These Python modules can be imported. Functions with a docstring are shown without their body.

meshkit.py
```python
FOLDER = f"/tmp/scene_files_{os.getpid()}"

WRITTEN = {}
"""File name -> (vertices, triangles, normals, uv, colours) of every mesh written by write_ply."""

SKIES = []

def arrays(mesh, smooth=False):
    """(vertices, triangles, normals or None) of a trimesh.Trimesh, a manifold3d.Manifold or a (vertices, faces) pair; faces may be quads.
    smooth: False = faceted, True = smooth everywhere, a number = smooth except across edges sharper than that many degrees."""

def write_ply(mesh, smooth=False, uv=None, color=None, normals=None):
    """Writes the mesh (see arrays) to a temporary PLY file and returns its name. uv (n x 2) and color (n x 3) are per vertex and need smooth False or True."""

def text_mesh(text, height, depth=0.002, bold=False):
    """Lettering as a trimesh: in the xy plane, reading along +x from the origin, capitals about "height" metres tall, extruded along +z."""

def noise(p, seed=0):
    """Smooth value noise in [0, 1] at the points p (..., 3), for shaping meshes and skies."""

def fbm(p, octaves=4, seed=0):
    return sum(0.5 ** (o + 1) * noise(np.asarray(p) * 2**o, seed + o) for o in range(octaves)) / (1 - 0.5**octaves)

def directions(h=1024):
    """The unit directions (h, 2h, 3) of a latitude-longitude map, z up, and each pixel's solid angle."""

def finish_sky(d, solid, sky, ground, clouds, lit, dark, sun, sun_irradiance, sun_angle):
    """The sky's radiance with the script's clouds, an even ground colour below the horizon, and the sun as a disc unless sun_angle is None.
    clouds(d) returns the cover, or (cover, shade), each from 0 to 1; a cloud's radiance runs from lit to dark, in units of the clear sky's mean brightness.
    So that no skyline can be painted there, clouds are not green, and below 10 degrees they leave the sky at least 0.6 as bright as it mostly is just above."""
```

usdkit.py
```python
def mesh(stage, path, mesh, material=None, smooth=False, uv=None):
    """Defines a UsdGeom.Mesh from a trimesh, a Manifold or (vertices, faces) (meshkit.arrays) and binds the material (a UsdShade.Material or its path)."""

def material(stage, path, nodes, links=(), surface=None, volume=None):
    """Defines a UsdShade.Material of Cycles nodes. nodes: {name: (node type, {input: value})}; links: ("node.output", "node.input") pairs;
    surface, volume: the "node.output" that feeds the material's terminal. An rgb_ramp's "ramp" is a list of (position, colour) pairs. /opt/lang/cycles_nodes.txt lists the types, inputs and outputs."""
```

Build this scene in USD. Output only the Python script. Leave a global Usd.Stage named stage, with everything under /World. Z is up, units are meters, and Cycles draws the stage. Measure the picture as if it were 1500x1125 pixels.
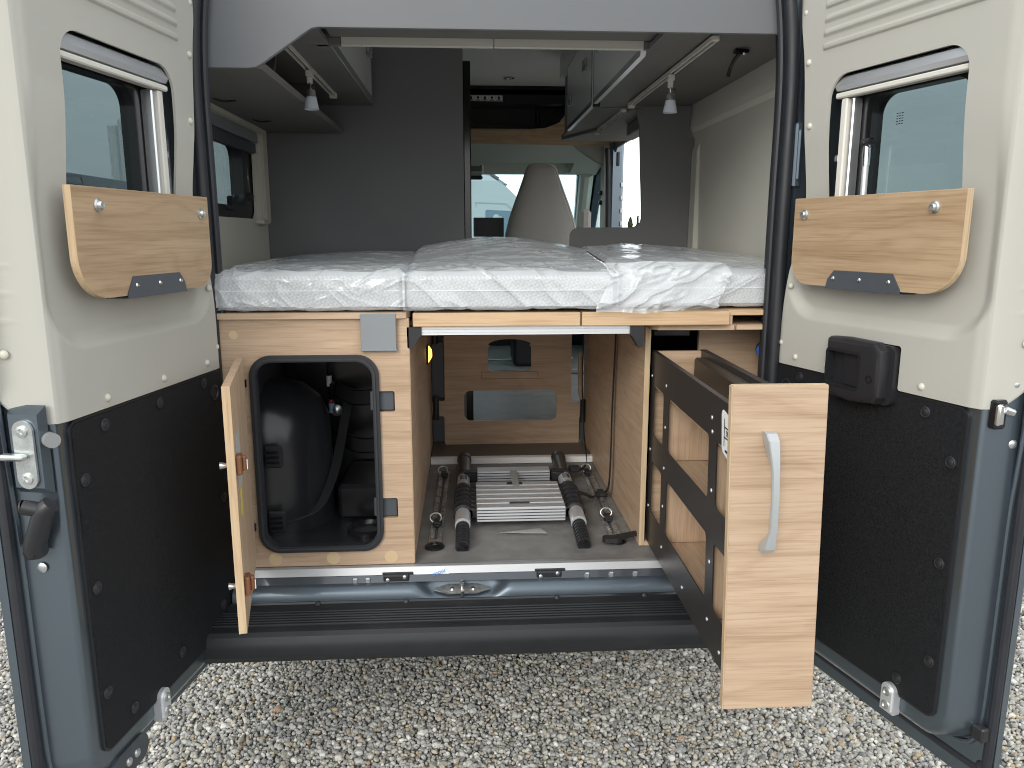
import math, random
import numpy as np
import trimesh
import manifold3d as m3
from manifold3d import Manifold, CrossSection
from shapely.geometry import Polygon, box as sbox, Point
from shapely.ops import unary_union
import usdkit, meshkit
from pxr import Usd, UsdGeom, UsdLux, UsdShade, Gf, Sdf, Vt

rng = np.random.default_rng(7)
random.seed(7)
stage = Usd.Stage.CreateInMemory()
UsdGeom.SetStageUpAxis(stage, UsdGeom.Tokens.z)
UsdGeom.SetStageMetersPerUnit(stage, 1.0)
world = UsdGeom.Xform.Define(stage, '/World')
stage.SetDefaultPrim(world.GetPrim())
UsdGeom.Scope.Define(stage, '/World/Looks')

# ------------------------------------------------------------------ camera, sky, sun, exposure
EXPOSURE = 1.06
SKY_STRENGTH = 0.125
SUN_EL, SUN_AZ = math.radians(26), math.radians(206)      # azimuth = atan2(x, y) towards the sun
SUN_INT, SUN_ANGLE = 0.24, 30.0

cam = UsdGeom.Camera.Define(stage, '/World/camera')
cam.CreateHorizontalApertureAttr(36.0); cam.CreateVerticalApertureAttr(27.0)
cam.CreateFocalLengthAttr(36.0 * 1127 / 1500)
cam.CreateClippingRangeAttr(Gf.Vec2f(0.05, 2000))
cam.CreateExposureAttr(EXPOSURE)
_pitch, _yaw = math.radians(11.021), math.radians(3.34)
cam.AddTranslateOp().Set(Gf.Vec3d(-0.076, -2.08, 1.5))
cam.AddRotateZOp().Set(-math.degrees(_yaw))
cam.AddRotateXOp().Set(90 - math.degrees(_pitch))

def mat(name, nodes, links=(), surface='p.BSDF', volume=None):
    return usdkit.material(stage, '/World/Looks/' + name, nodes, links, surface=surface, volume=volume)

sky_mat = mat('sky_look', {
    'sky': ('sky_texture', {'sky_type': 'single_scattering', 'sun_disc': False, 'sun_elevation': SUN_EL, 'sun_rotation': SUN_AZ}),
    'tc': ('texture_coordinate', {}),
    'mp': ('mapping', {'scale': (1.0, 1.0, 2.6)}),
    'n': ('noise_texture', {'scale': 2.3, 'detail': 7.0, 'roughness': 0.55, 'distortion': 0.4}),
    'r': ('rgb_ramp', {'ramp': [(0.0, (0.80, 0.80, 0.80)), (0.42, (0.88, 0.88, 0.88)), (0.62, (0.97, 0.97, 0.97)), (1.0, (1, 1, 1))]}),
    'c': ('rgb_ramp', {'ramp': [(0.25, (4.2, 4.5, 4.8)), (0.5, (6.8, 7.1, 7.3)), (0.75, (9.0, 9.1, 9.1))]}),
    'n2': ('noise_texture', {'scale': 1.7, 'detail': 6.0, 'roughness': 0.6}),
    'mx': ('mix_color', {'use_clamp': False}),
    'b': ('background_shader', {'strength': SKY_STRENGTH})},
    [('tc.generated', 'mp.vector'), ('mp.vector', 'n.vector'), ('mp.vector', 'n2.vector'), ('n.fac', 'r.fac'), ('n2.fac', 'c.fac'),
     ('r.color', 'mx.fac'), ('sky.color', 'mx.a'), ('c.color', 'mx.b'), ('mx.result', 'b.color')], surface='b.background')
dome = UsdLux.DomeLight.Define(stage, '/World/sky')
dome.CreateIntensityAttr(1.0)
UsdShade.MaterialBindingAPI.Apply(dome.GetPrim()).Bind(sky_mat)
dome.GetPrim().SetCustomDataByKey('kind', 'structure')
sun = UsdLux.DistantLight.Define(stage, '/World/sun')
sun.CreateNormalizeAttr(True); sun.CreateIntensityAttr(SUN_INT); sun.CreateAngleAttr(SUN_ANGLE)
sun.CreateColorAttr(Gf.Vec3f(1.0, 0.96, 0.9))
sun.AddRotateZOp().Set(-math.degrees(SUN_AZ))
sun.AddRotateXOp().Set(math.degrees(SUN_EL) - 90)

# ------------------------------------------------------------------ helpers
_used, BASE = {}, {}
def numbered(path):
    k = _used.get(path, -1) + 1
    _used[path] = k
    return path if k == 0 else f'{path}_{k:03d}'
def tag(prim, label=None, category=None, group=None, kind=None):
    for k, v in (('label', label), ('category', category), ('group', group), ('kind', kind)):
        if v: prim.SetCustomDataByKey(k, v)
    return prim
def thing(name, label, category, base=(0, 0, 0), group=None):
    path = numbered('/World/' + name)
    x = UsdGeom.Xform.Define(stage, path)
    x.AddTranslateOp().Set(Gf.Vec3d(*map(float, base)))
    tag(x.GetPrim(), label, category, group)
    BASE[path] = np.array(base, float)
    return path
def arr(m):
    if isinstance(m, Manifold):
        q = m.to_mesh(); return np.array(q.vert_properties[:, :3], float), np.array(q.tri_verts, int)
    if isinstance(m, (list,)):
        vs, fs, n = [], [], 0
        for k in m:
            v, f = arr(k); vs.append(v); fs.append(f + n); n += len(v)
        return np.vstack(vs), np.vstack(fs)
    if isinstance(m, tuple):
        v, f = np.asarray(m[0], float), np.asarray(m[1], int)
        if f.shape[1] == 4: f = np.vstack([f[:, [0, 1, 2]], f[:, [0, 2, 3]]])
        return v, f
    return np.array(m.vertices, float), np.array(m.faces, int)
def part(parent, name, m, material, smooth=35, label=None, kind=None):
    v, f = arr(m)
    root = '/'.join(parent.split('/')[:3])
    v = v - BASE.get(root, np.zeros(3))
    path = numbered(parent + '/' + name)
    g = usdkit.mesh(stage, path, (v, f), material, smooth=smooth)
    if label: g.GetPrim().SetCustomDataByKey('label', label)
    if kind: g.GetPrim().SetCustomDataByKey('kind', kind)
    return path
def copy_thing(src, base, label, rotz=0.0, scale=None):
    name = src.split('/')[2]
    while name[-4:-3] == '_' and name[-3:].isdigit(): name = name[:-4]
    path = numbered('/World/' + name)
    x = UsdGeom.Xform.Define(stage, path)
    x.GetPrim().GetReferences().AddInternalReference(src)
    x.ClearXformOpOrder()
    x.AddTranslateOp().Set(Gf.Vec3d(*map(float, base)))
    if rotz: x.AddRotateZOp().Set(rotz)
    if scale: x.AddScaleOp().Set(Gf.Vec3f(*scale))
    x.GetPrim().SetInstanceable(True)
    tag(x.GetPrim(), label)
    return path

def cbox(x0, x1, y0, y1, z0, z1, b=0.0015):
    lo, hi = np.array([x0, y0, z0], float), np.array([x1, y1, z1], float)
    b = min(b, *(0.49 * (hi - lo)))
    pts = []
    for sx in (0, 1):
        for sy in (0, 1):
            for sz in (0, 1):
                c = np.where([sx, sy, sz], hi, lo); s = np.where([sx, sy, sz], -1.0, 1.0)
                for k in range(3):
                    d = s * b; d[k] = 0
                    pts.append(c + d)
    return Manifold.hull_points(np.array(pts))
def ext(poly, t, O=(0, 0, 0), X=(1, 0, 0), Y=(0, 0, 1), b=0.0):
    """Extrudes a 2D shapely polygon by t along X x Y from O. b: chamfer by stacking shrunk slices."""
    def cs(p):
        gs = getattr(p, 'geoms', [p]); loops = []
        for g in gs:
            if g.is_empty: continue
            loops.append(np.array(g.exterior.coords)[:-1])
            loops += [np.array(i.coords)[:-1] for i in g.interiors]
        return CrossSection(loops, m3.FillRule.EvenOdd)
    man = Manifold.extrude(cs(poly), t)
    X, Y = np.array(X, float), np.array(Y, float); N = np.cross(X, Y)
    M = np.stack([X, Y, N, np.array(O, float)], 1)
    return man.transform(M)
def rrect(x0, x1, y0, y1, r, n=8):
    return sbox(x0 + r, y0 + r, x1 - r, y1 - r).buffer(r, quad_segs=n)
def xz(poly, y0, y1):      # polygon in (x, z), solid between y0 and y1
    return ext(poly, y1 - y0, (0, y1, 0), (1, 0, 0), (0, 0, 1))
def yz(poly, x0, x1):
    return ext(poly, x1 - x0, (x0, 0, 0), (0, 1, 0), (0, 0, 1))
def xy(poly, z0, z1):
    return ext(poly, z1 - z0, (0, 0, z0), (1, 0, 0), (0, 1, 0))
def tube(pts, r, n=12, cap=True):
    pts = np.array(pts, float); k = len(pts)
    r = np.broadcast_to(np.asarray(r, float), (k,))
    t = np.gradient(pts, axis=0); t /= np.linalg.norm(t, axis=1, keepdims=True)
    up = np.array([0, 0, 1.0]) if abs(t[0][2]) < 0.9 else np.array([1.0, 0, 0])
    a = np.cross(t[0], up); a /= np.linalg.norm(a); rings = []
    for i in range(k):
        a = a - t[i] * (a @ t[i]); a /= np.linalg.norm(a); b = np.cross(t[i], a)
        th = np.linspace(0, 2 * np.pi, n, endpoint=False)
        rings.append(pts[i] + r[i] * (np.cos(th)[:, None] * a + np.sin(th)[:, None] * b))
    v = np.vstack(rings); f = []
    for i in range(k - 1):
        for j in range(n):
            p, q = i * n + j, i * n + (j + 1) % n
            f += [[p, q, q + n], [p, q + n, p + n]]
    if cap:
        v = np.vstack([v, pts[0], pts[-1]]); c0, c1 = len(v) - 2, len(v) - 1
        for j in range(n):
            f += [[c0, (j + 1) % n, j], [c1, (k - 1) * n + j, (k - 1) * n + (j + 1) % n]]
    return v, np.array(f)
def ribbon(pts, side, width, thick=0.0015):
    """Flat strap along pts; side = direction(s) of its width."""
    pts = np.array(pts, float); k = len(pts); side = np.broadcast_to(np.array(side, float), (k, 3)).copy()
    side /= np.linalg.norm(side, axis=1, keepdims=True)
    t = np.gradient(pts, axis=0); t /= np.linalg.norm(t, axis=1, keepdims=True)
    n = np.cross(t, side); n /= np.linalg.norm(n, axis=1, keepdims=True)
    w, h = width / 2, thick / 2
    v = np.concatenate([np.stack([p + s * w * a + m * h * b for a, b in ((-1, -1), (1, -1), (1, 1), (-1, 1))]) for p, s, m in zip(pts, side, n)])
    f = []
    for i in range(k - 1):
        for j in range(4):
            a, b = i * 4 + j, i * 4 + (j + 1) % 4
            f += [[a, b, b + 4], [a, b + 4, a + 4]]
    f += [[0, 2, 1], [0, 3, 2], [4 * k - 4, 4 * k - 3, 4 * k - 2], [4 * k - 4, 4 * k - 2, 4 * k - 1]]
    return v, np.array(f)
def lathe(profile, centre, axis=(0, 0, 1), n=20):
    """profile: (r, h) pairs revolved about axis through centre."""
    axis = np.array(axis, float); axis /= np.linalg.norm(axis)
    a = np.cross(axis, [0, 0, 1.0]) if abs(axis[2]) < 0.9 else np.cross(axis, [1.0, 0, 0])
    a /= np.linalg.norm(a); b = np.cross(axis, a)
    th = np.linspace(0, 2 * np.pi, n, endpoint=False)
    v = np.vstack([np.array(centre) + axis * h + max(r, 1e-5) * (np.cos(th)[:, None] * a + np.sin(th)[:, None] * b) for r, h in profile]); f = []
    for i in range(len(profile) - 1):
        for j in range(n):
            p, q = i * n + j, i * n + (j + 1) % n
            f += [[p, q, q + n], [p, q + n, p + n]]
    return v, np.array(f)
def dome_at(c, axis, r, h, n=12):
    return lathe([(r, 0), (r * .97, h * .35), (r * .75, h * .75), (r * .4, h * .96), (0, h)], c, axis, n)
def sheet(P):
    """Grid of points (n, m, 3) as a surface."""
    n, m = P.shape[:2]; i = np.arange(n * m).reshape(n, m)
    q = np.stack([i[:-1, :-1], i[1:, :-1], i[1:, 1:], i[:-1, 1:]], -1).reshape(-1, 4)
    return P.reshape(-1, 3), np.vstack([q[:, [0, 1, 2]], q[:, [0, 2, 3]]])
def slab_grid(T, B):
    """Closed solid between two grids of points of the same shape."""
    n, m = T.shape[:2]; N = n * m
    vt, ft = sheet(T); vb, fb = sheet(B)
    i = np.arange(N).reshape(n, m)
    loop = np.concatenate([i[:, 0], i[-1, 1:], i[-2::-1, -1], i[0, -2:0:-1]])
    nx = np.roll(loop, -1)
    s = np.vstack([np.stack([loop, loop + N, nx + N], 1), np.stack([loop, nx + N, nx], 1)])
    v, f = np.vstack([vt, vb]), np.vstack([ft, fb[:, ::-1] + N, s])
    if trimesh.Trimesh(v, f, process=False).volume < 0: f = f[:, ::-1]
    return v, f
def as_man(vf):
    return Manifold(m3.Mesh(np.asarray(vf[0], np.float32), np.asarray(vf[1], np.uint32)))
def catmull(pts, n=8):
    pts = np.array(pts, float); P = np.vstack([2 * pts[0] - pts[1], pts, 2 * pts[-1] - pts[-2]]); out = []
    for i in range(1, len(P) - 2):
        for t in np.linspace(0, 1, n, endpoint=False):
            a, b, c, d = P[i - 1:i + 3]
            out.append(0.5 * (2 * b + (c - a) * t + (2 * a - 5 * b + 4 * c - d) * t ** 2 + (3 * b - a - 3 * c + d) * t ** 3))
    return np.array(out + [pts[-1]])

# ------------------------------------------------------------------ materials
def plain(name, col, rough=0.5, metal=0.0, spec=0.5, noise=None, bump=None, var=0.0, coat=0.0, var_scale=3.0):
    """noise scale + bump (strength, distance) for a fine grain; var: soft tonal variation."""
    nodes = {'p': ('principled_bsdf', {'base_color': col, 'roughness': rough, 'metallic': metal, 'specular_ior_level': spec, 'coat_weight': coat, 'coat_roughness': 0.08}),
             'g': ('geometry', {})}
    links = []
    if var:
        nodes['nv'] = ('noise_texture', {'scale': var_scale, 'detail': 5.0, 'roughness': 0.6})
        nodes['rv'] = ('rgb_ramp', {'ramp': [(0.25, tuple(c * (1 - var) for c in col)), (0.75, tuple(min(1, c * (1 + var)) for c in col))]})
        links += [('g.position', 'nv.vector'), ('nv.fac', 'rv.fac'), ('rv.color', 'p.base_color')]
        nodes['mr'] = ('map_range', {'from_min': 0.3, 'from_max': 0.7, 'to_min': max(0.02, rough - 0.08), 'to_max': min(1, rough + 0.08)})
        links += [('nv.fac', 'mr.value'), ('mr.result', 'p.roughness')]
    if noise:
        nodes['nb'] = ('noise_texture', {'scale': noise, 'detail': 3.0})
        nodes['bp'] = ('bump', {'strength': bump[0], 'distance': bump[1]})
        links += [('g.position', 'nb.vector'), ('nb.fac', 'bp.height'), ('bp.normal', 'p.normal')]
    return mat(name, nodes, links)
def wood(name, grain, light=(0.48, 0.348, 0.24), dark=(0.395, 0.275, 0.18), rot=(0, 0, 0), seed=0.0, rough=0.5):
    s1 = {'x': (1.3, 30, 30), 'y': (30, 1.3, 30), 'z': (30, 30, 1.3)}[grain]
    s2 = {'x': (6, 240, 240), 'y': (240, 6, 240), 'z': (240, 240, 6)}[grain]
    s3 = {'x': (1.6, 7, 7), 'y': (7, 1.6, 7), 'z': (7, 7, 1.6)}[grain]
    mid = tuple((a * 0.62 + b * 0.38) for a, b in zip(light, dark))
    return mat(name, {
        'g': ('geometry', {}),
        'r0': ('mapping', {'rotation': rot, 'location': (seed, seed * 1.7, seed * 0.6)}),
        'm1': ('mapping', {'scale': s1}), 'm2': ('mapping', {'scale': s2}), 'm3': ('mapping', {'scale': s3}),
        'n1': ('noise_texture', {'scale': 1.0, 'detail': 8.0, 'roughness': 0.66, 'distortion': 0.35}),
        'n2': ('noise_texture', {'scale': 1.0, 'detail': 3.0, 'roughness': 0.6}),
        'n3': ('noise_texture', {'scale': 1.0, 'detail': 2.0}),
        'w': ('math', {'math_type': 'multiply', 'value2': 52.0}), 'ws': ('math', {'math_type': 'sine'}),
        'wr': ('map_range', {'from_min': -1.0, 'from_max': 1.0, 'to_min': 0.0, 'to_max': 1.0}),
        'cr': ('rgb_ramp', {'ramp': [(0.30, dark), (0.46, mid), (0.56, light), (0.8, tuple(min(1, c * 1.06) for c in light))]}),
        'cw': ('rgb_ramp', {'ramp': [(0.0, (0.80, 0.76, 0.72)), (0.28, (0.97, 0.965, 0.96)), (1.0, (1, 1, 1))]}),
        'cf': ('rgb_ramp', {'ramp': [(0.34, (0.60, 0.53, 0.46)), (0.43, (0.82, 0.78, 0.74)), (0.52, (0.98, 0.98, 0.97)), (1.0, (1.04, 1.04, 1.04))]}),
        'x1': ('mix_color', {'blend_type': 'multiply', 'fac': 0.40}), 'x2': ('mix_color', {'blend_type': 'multiply', 'fac': 0.50}),
        'bp': ('bump', {'strength': 0.12, 'distance': 0.002}),
        'p': ('principled_bsdf', {'roughness': rough, 'specular_ior_level': 0.4})},
        [('g.position', 'r0.vector'), ('r0.vector', 'm1.vector'), ('r0.vector', 'm2.vector'), ('r0.vector', 'm3.vector'),
         ('m1.vector', 'n1.vector'), ('m2.vector', 'n2.vector'), ('m3.vector', 'n3.vector'),
         ('n3.fac', 'w.value1'), ('w.value', 'ws.value1'), ('ws.value', 'wr.value'), ('wr.result', 'cw.fac'),
         ('n1.fac', 'cr.fac'), ('n2.fac', 'cf.fac'), ('cr.color', 'x1.a'), ('cw.color', 'x1.b'), ('x1.result', 'x2.a'), ('cf.color', 'x2.b'),
         ('x2.result', 'p.base_color'), ('n2.fac', 'bp.height'), ('bp.normal', 'p.normal')])
def glass(name, tint, gloss=1.0, rough=0.0, ior=1.5):
    return mat(name, {'t': ('transparent_bsdf', {'color': tint}), 'g': ('glossy_bsdf', {'roughness': rough, 'color': (gloss,) * 3}),
                      'gm': ('geometry', {}), 'io': ('math', {'math_type': 'multiply_add', 'value2': 1 / ior - ior, 'value3': ior}), 'f': ('fresnel', {}), 'm': ('mix_closure', {})},
               [('gm.backfacing', 'io.value1'), ('io.value', 'f.IOR'), ('f.fac', 'm.fac'), ('t.BSDF', 'm.closure1'), ('g.BSDF', 'm.closure2')], surface='m.closure')

WX, WY, WZ = wood('oak_grain_across', 'x'), wood('oak_grain_deep', 'y'), wood('oak_grain_upright', 'z')
WD = wood('oak_door_shelf', 'y', rough=0.45, light=(0.43, 0.305, 0.19), dark=(0.34, 0.225, 0.13), seed=3.1, rot=(0, 0, math.radians(9.55)))
WD2 = wood('oak_door_shelf_far', 'y', rough=0.45, light=(0.43, 0.305, 0.19), dark=(0.34, 0.225, 0.13), seed=6.4, rot=(0, 0, math.radians(-15.93)))
WF = wood('oak_drawer_front', 'x', light=(0.455, 0.33, 0.23), dark=(0.375, 0.26, 0.17), seed=8.3)
WE = wood('oak_edge_band', 'z', light=(0.53, 0.40, 0.255), dark=(0.45, 0.32, 0.19), seed=5.0)
PLY = wood('pale_board_edge', 'x', light=(0.55, 0.385, 0.235), dark=(0.48, 0.32, 0.19), seed=11.0)
WC = wood('cab_panel_wood', 'x', light=(0.56, 0.40, 0.25), dark=(0.42, 0.27, 0.15), seed=2.0)
BEIGE = plain('beige_trim', (0.40, 0.388, 0.345), 0.75, noise=900.0, bump=(0.10, 0.0006), var=0.03)
BEIGE2 = plain('beige_wall_lining', (0.57, 0.555, 0.49), 0.7, noise=700.0, bump=(0.10, 0.0006), var=0.03)
BEIGEP = plain('beige_plastic', (0.55, 0.53, 0.45), 0.4)
BLACKP = plain('black_textured_panel', (0.0112, 0.0120, 0.0136), 0.65, spec=0.22, noise=420.0, bump=(0.5, 0.0016), var=0.45, var_scale=160.0)
BLACK = plain('black_plastic', (0.014, 0.014, 0.016), 0.42)
BLACKG = plain('black_gloss', (0.006, 0.006, 0.007), 0.16)
LINER = plain('black_liner', (0.014, 0.014, 0.0155), 0.27, noise=300.0, bump=(0.08, 0.001))
RUBBER = plain('rubber_seal', (0.013, 0.014, 0.018), 0.5, var=0.15, var_scale=12.0)
WEB = plain('black_webbing', (0.014, 0.014, 0.015), 0.75, noise=900.0, bump=(0.3, 0.001))
PAINT = plain('slate_metallic_paint', (0.15, 0.185, 0.215), 0.30, metal=0.93, coat=0.5)
PAINTD = plain('slate_paint_dark', (0.035, 0.042, 0.052), 0.38, metal=0.4, coat=0.5)
BUMPER = plain('bumper_plastic', (0.012, 0.013, 0.0145), 0.5, spec=0.4, noise=500.0, bump=(0.15, 0.0008), var=0.25, var_scale=9.0)
DGREY = plain('dark_grey_board', (0.155, 0.155, 0.158), 0.62, noise=800.0, bump=(0.12, 0.0006), var=0.04)
DGREY2 = plain('dark_grey_underside', (0.155, 0.148, 0.138), 0.65, var=0.05)
HGREY = plain('header_grey', (0.110, 0.115, 0.123), 0.5, noise=800.0, bump=(0.10, 0.0005), var=0.03)
MGREY = plain('mid_grey_plate', (0.20, 0.215, 0.23), 0.45)
SLATEG = plain('slate_bracket', (0.055, 0.062, 0.072), 0.5, noise=900.0, bump=(0.1, 0.0005))
WHITEF = plain('white_gloss_flap', (0.74, 0.75, 0.75), 0.22)
WHITEC = plain('white_ceiling', (0.84, 0.825, 0.78), 0.7)
CREAM = plain('cream_strip', (0.62, 0.60, 0.54), 0.4)
ALU = plain('brushed_aluminium', (0.66, 0.67, 0.68), 0.33, metal=0.9)
ALUM = plain('satin_aluminium', (0.72, 0.73, 0.74), 0.42, metal=0.75)
SILLA = plain('sill_aluminium', (0.40, 0.405, 0.41), 0.45, metal=0.8)
LADA = plain('ladder_aluminium', (0.66, 0.67, 0.67), 0.42, metal=0.45)
BOARDW = plain('board_white', (0.78, 0.80, 0.82), 0.5)
CHROME = plain('bright_metal', (0.75, 0.75, 0.75), 0.15, metal=1.0)
STEEL = plain('zinc_plated_steel', (0.55, 0.57, 0.56), 0.3, metal=0.9, var=0.1, var_scale=40.0)
BRONZE = plain('dark_bronze', (0.045, 0.036, 0.027), 0.4, metal=0.3)
DBROWN = plain('dark_brown_panel', (0.020, 0.017, 0.0155), 0.4)
BROWN = plain('brown_plastic', (0.16, 0.065, 0.028), 0.4)
FLOOR = plain('grey_vinyl_floor', (0.175, 0.170, 0.162), 0.5, var=0.35, var_scale=14.0, noise=120.0, bump=(0.08, 0.001))
LEDGE = plain('dark_ledge', (0.13, 0.115, 0.095), 0.5)
SEATF = mat('grey_seat_fabric', {'g': ('geometry', {}), 'n': ('noise_texture', {'scale': 260.0, 'detail': 3.0}),
    'r': ('rgb_ramp', {'ramp': [(0.3, (0.27, 0.25, 0.225)), (0.7, (0.46, 0.44, 0.40))]}), 'b': ('bump', {'strength': 0.4, 'distance': 0.002}),
    'p': ('principled_bsdf', {'roughness': 0.9, 'sheen_weight': 0.3})},
    [('g.position', 'n.vector'), ('n.fac', 'r.fac'), ('r.color', 'p.base_color'), ('n.fac', 'b.height'), ('b.normal', 'p.normal')])
MATTF = mat('mattress_fabric', {'g': ('geometry', {}), 'mp': ('mapping', {'rotation': (0.6, 0.3, 0.78), 'scale': (1, 1, 1)}),
    'v': ('voronoi_texture', {'scale': 135.0, 'randomness': 0.25}), 'n': ('noise_texture', {'scale': 500.0}),
    'r': ('rgb_ramp', {'ramp': [(0.0, (0.52, 0.52, 0.515)), (0.40, (0.45, 0.45, 0.448)), (0.75, (0.25, 0.255, 0.26))]}), 'b': ('bump', {'strength': 0.6, 'distance': 0.003, 'invert': True}),
    'p': ('principled_bsdf', {'roughness': 0.85})},
    [('g.position', 'mp.vector'), ('mp.vector', 'v.vector'), ('v.distance', 'r.fac'), ('r.color', 'p.base_color'), ('v.distance', 'b.height'), ('b.normal', 'p.normal')])
FILM = mat('clear_plastic_film', {
    'g': ('geometry', {}), 'mp': ('mapping', {'rotation': (0.3, 0.5, 0.6), 'scale': (2.5, 8, 6)}),
    'n': ('noise_texture', {'scale': 1.0, 'detail': 5.0, 'roughness': 0.55, 'distortion': 1.6}),
    'b': ('bump', {'strength': 0.20, 'distance': 0.008}),
    'io': ('math', {'math_type': 'multiply_add', 'value2': 1 / 1.5 - 1.5, 'value3': 1.5}),
    't': ('transparent_bsdf', {'color': (0.95, 0.96, 0.97)}), 'gl': ('glossy_bsdf', {'roughness': 0.14, 'color': (1, 1, 1)}),
    'd': ('diffuse_bsdf', {'color': (0.84, 0.87, 0.89)}), 'f': ('fresnel', {}),
    'r': ('rgb_ramp', {'ramp': [(0.38, (0.27,) * 3), (0.56, (0.31,) * 3), (0.66, (0.40,) * 3), (0.76, (0.50,) * 3)]}),
    'm1': ('mix_closure', {}), 'm2': ('mix_closure', {})},
    [('g.position', 'mp.vector'), ('mp.vector', 'n.vector'), ('n.fac', 'b.height'), ('b.normal', 'gl.normal'),
     ('g.backfacing', 'io.value1'), ('io.value', 'f.IOR'),
     ('n.fac', 'r.fac'), ('r.color', 'm1.fac'), ('t.BSDF', 'm1.closure1'), ('d.BSDF', 'm1.closure2'),
     ('f.fac', 'm2.fac'), ('m1.closure', 'm2.closure1'), ('gl.BSDF', 'm2.closure2')], surface='m2.closure')
TINT = glass('tinted_window', (0.355, 0.405, 0.41))
TINTD = glass('dark_tinted_window', (0.05, 0.07, 0.08))
CLEAR = glass('windscreen_glass', (0.84, 0.95, 0.96))
LAMPW = plain('lamp_shade_white', (0.62, 0.66, 0.74), 0.3)
AMBER = mat('lit_amber_lens', {'p': ('principled_bsdf', {'base_color': (0.9, 0.4, 0.05), 'roughness': 0.3, 'emission_color': (1.0, 0.42, 0.06), 'emission_strength': 2.2})})
BLUEP = plain('blue_plastic', (0.02, 0.10, 0.42), 0.35)
REDP = plain('red_plastic', (0.45, 0.03, 0.03), 0.4)
PAPER = plain('white_paper', (0.75, 0.75, 0.74), 0.6)
YEL = plain('yellow_paper', (0.62, 0.55, 0.05), 0.6)
WHITEDIM = plain('darkened_white_paint', (0.27, 0.30, 0.31), 0.25, coat=0.6)  # white darkened in the base colour so the van looks backlit against the sky
SPOTW = plain('pale_wood_cover', (0.55, 0.40, 0.24), 0.5)

# ------------------------------------------------------------------ ground
def ground_mat():
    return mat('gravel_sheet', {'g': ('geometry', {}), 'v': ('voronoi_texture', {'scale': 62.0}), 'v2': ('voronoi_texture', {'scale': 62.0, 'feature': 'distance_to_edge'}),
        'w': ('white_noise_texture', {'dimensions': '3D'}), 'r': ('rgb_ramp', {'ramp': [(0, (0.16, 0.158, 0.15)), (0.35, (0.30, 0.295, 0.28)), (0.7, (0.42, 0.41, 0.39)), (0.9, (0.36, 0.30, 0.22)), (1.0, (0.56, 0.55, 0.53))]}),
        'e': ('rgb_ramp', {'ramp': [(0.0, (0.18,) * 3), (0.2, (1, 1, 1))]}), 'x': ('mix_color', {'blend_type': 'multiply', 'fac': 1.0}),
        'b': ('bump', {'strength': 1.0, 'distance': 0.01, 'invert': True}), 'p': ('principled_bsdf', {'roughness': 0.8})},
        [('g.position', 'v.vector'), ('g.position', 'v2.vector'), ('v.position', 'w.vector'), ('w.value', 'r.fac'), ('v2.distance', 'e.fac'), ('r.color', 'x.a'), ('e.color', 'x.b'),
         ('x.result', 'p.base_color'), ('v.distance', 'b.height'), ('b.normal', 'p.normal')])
gv = np.array([[-400, -400, 0], [400, -400, 0], [400, 400, 0], [-400, 400, 0]], float)
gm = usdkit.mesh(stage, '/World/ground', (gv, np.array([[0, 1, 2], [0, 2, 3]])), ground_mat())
tag(gm.GetPrim(), kind='structure')
_used['/World/ground'] = 0

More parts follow.
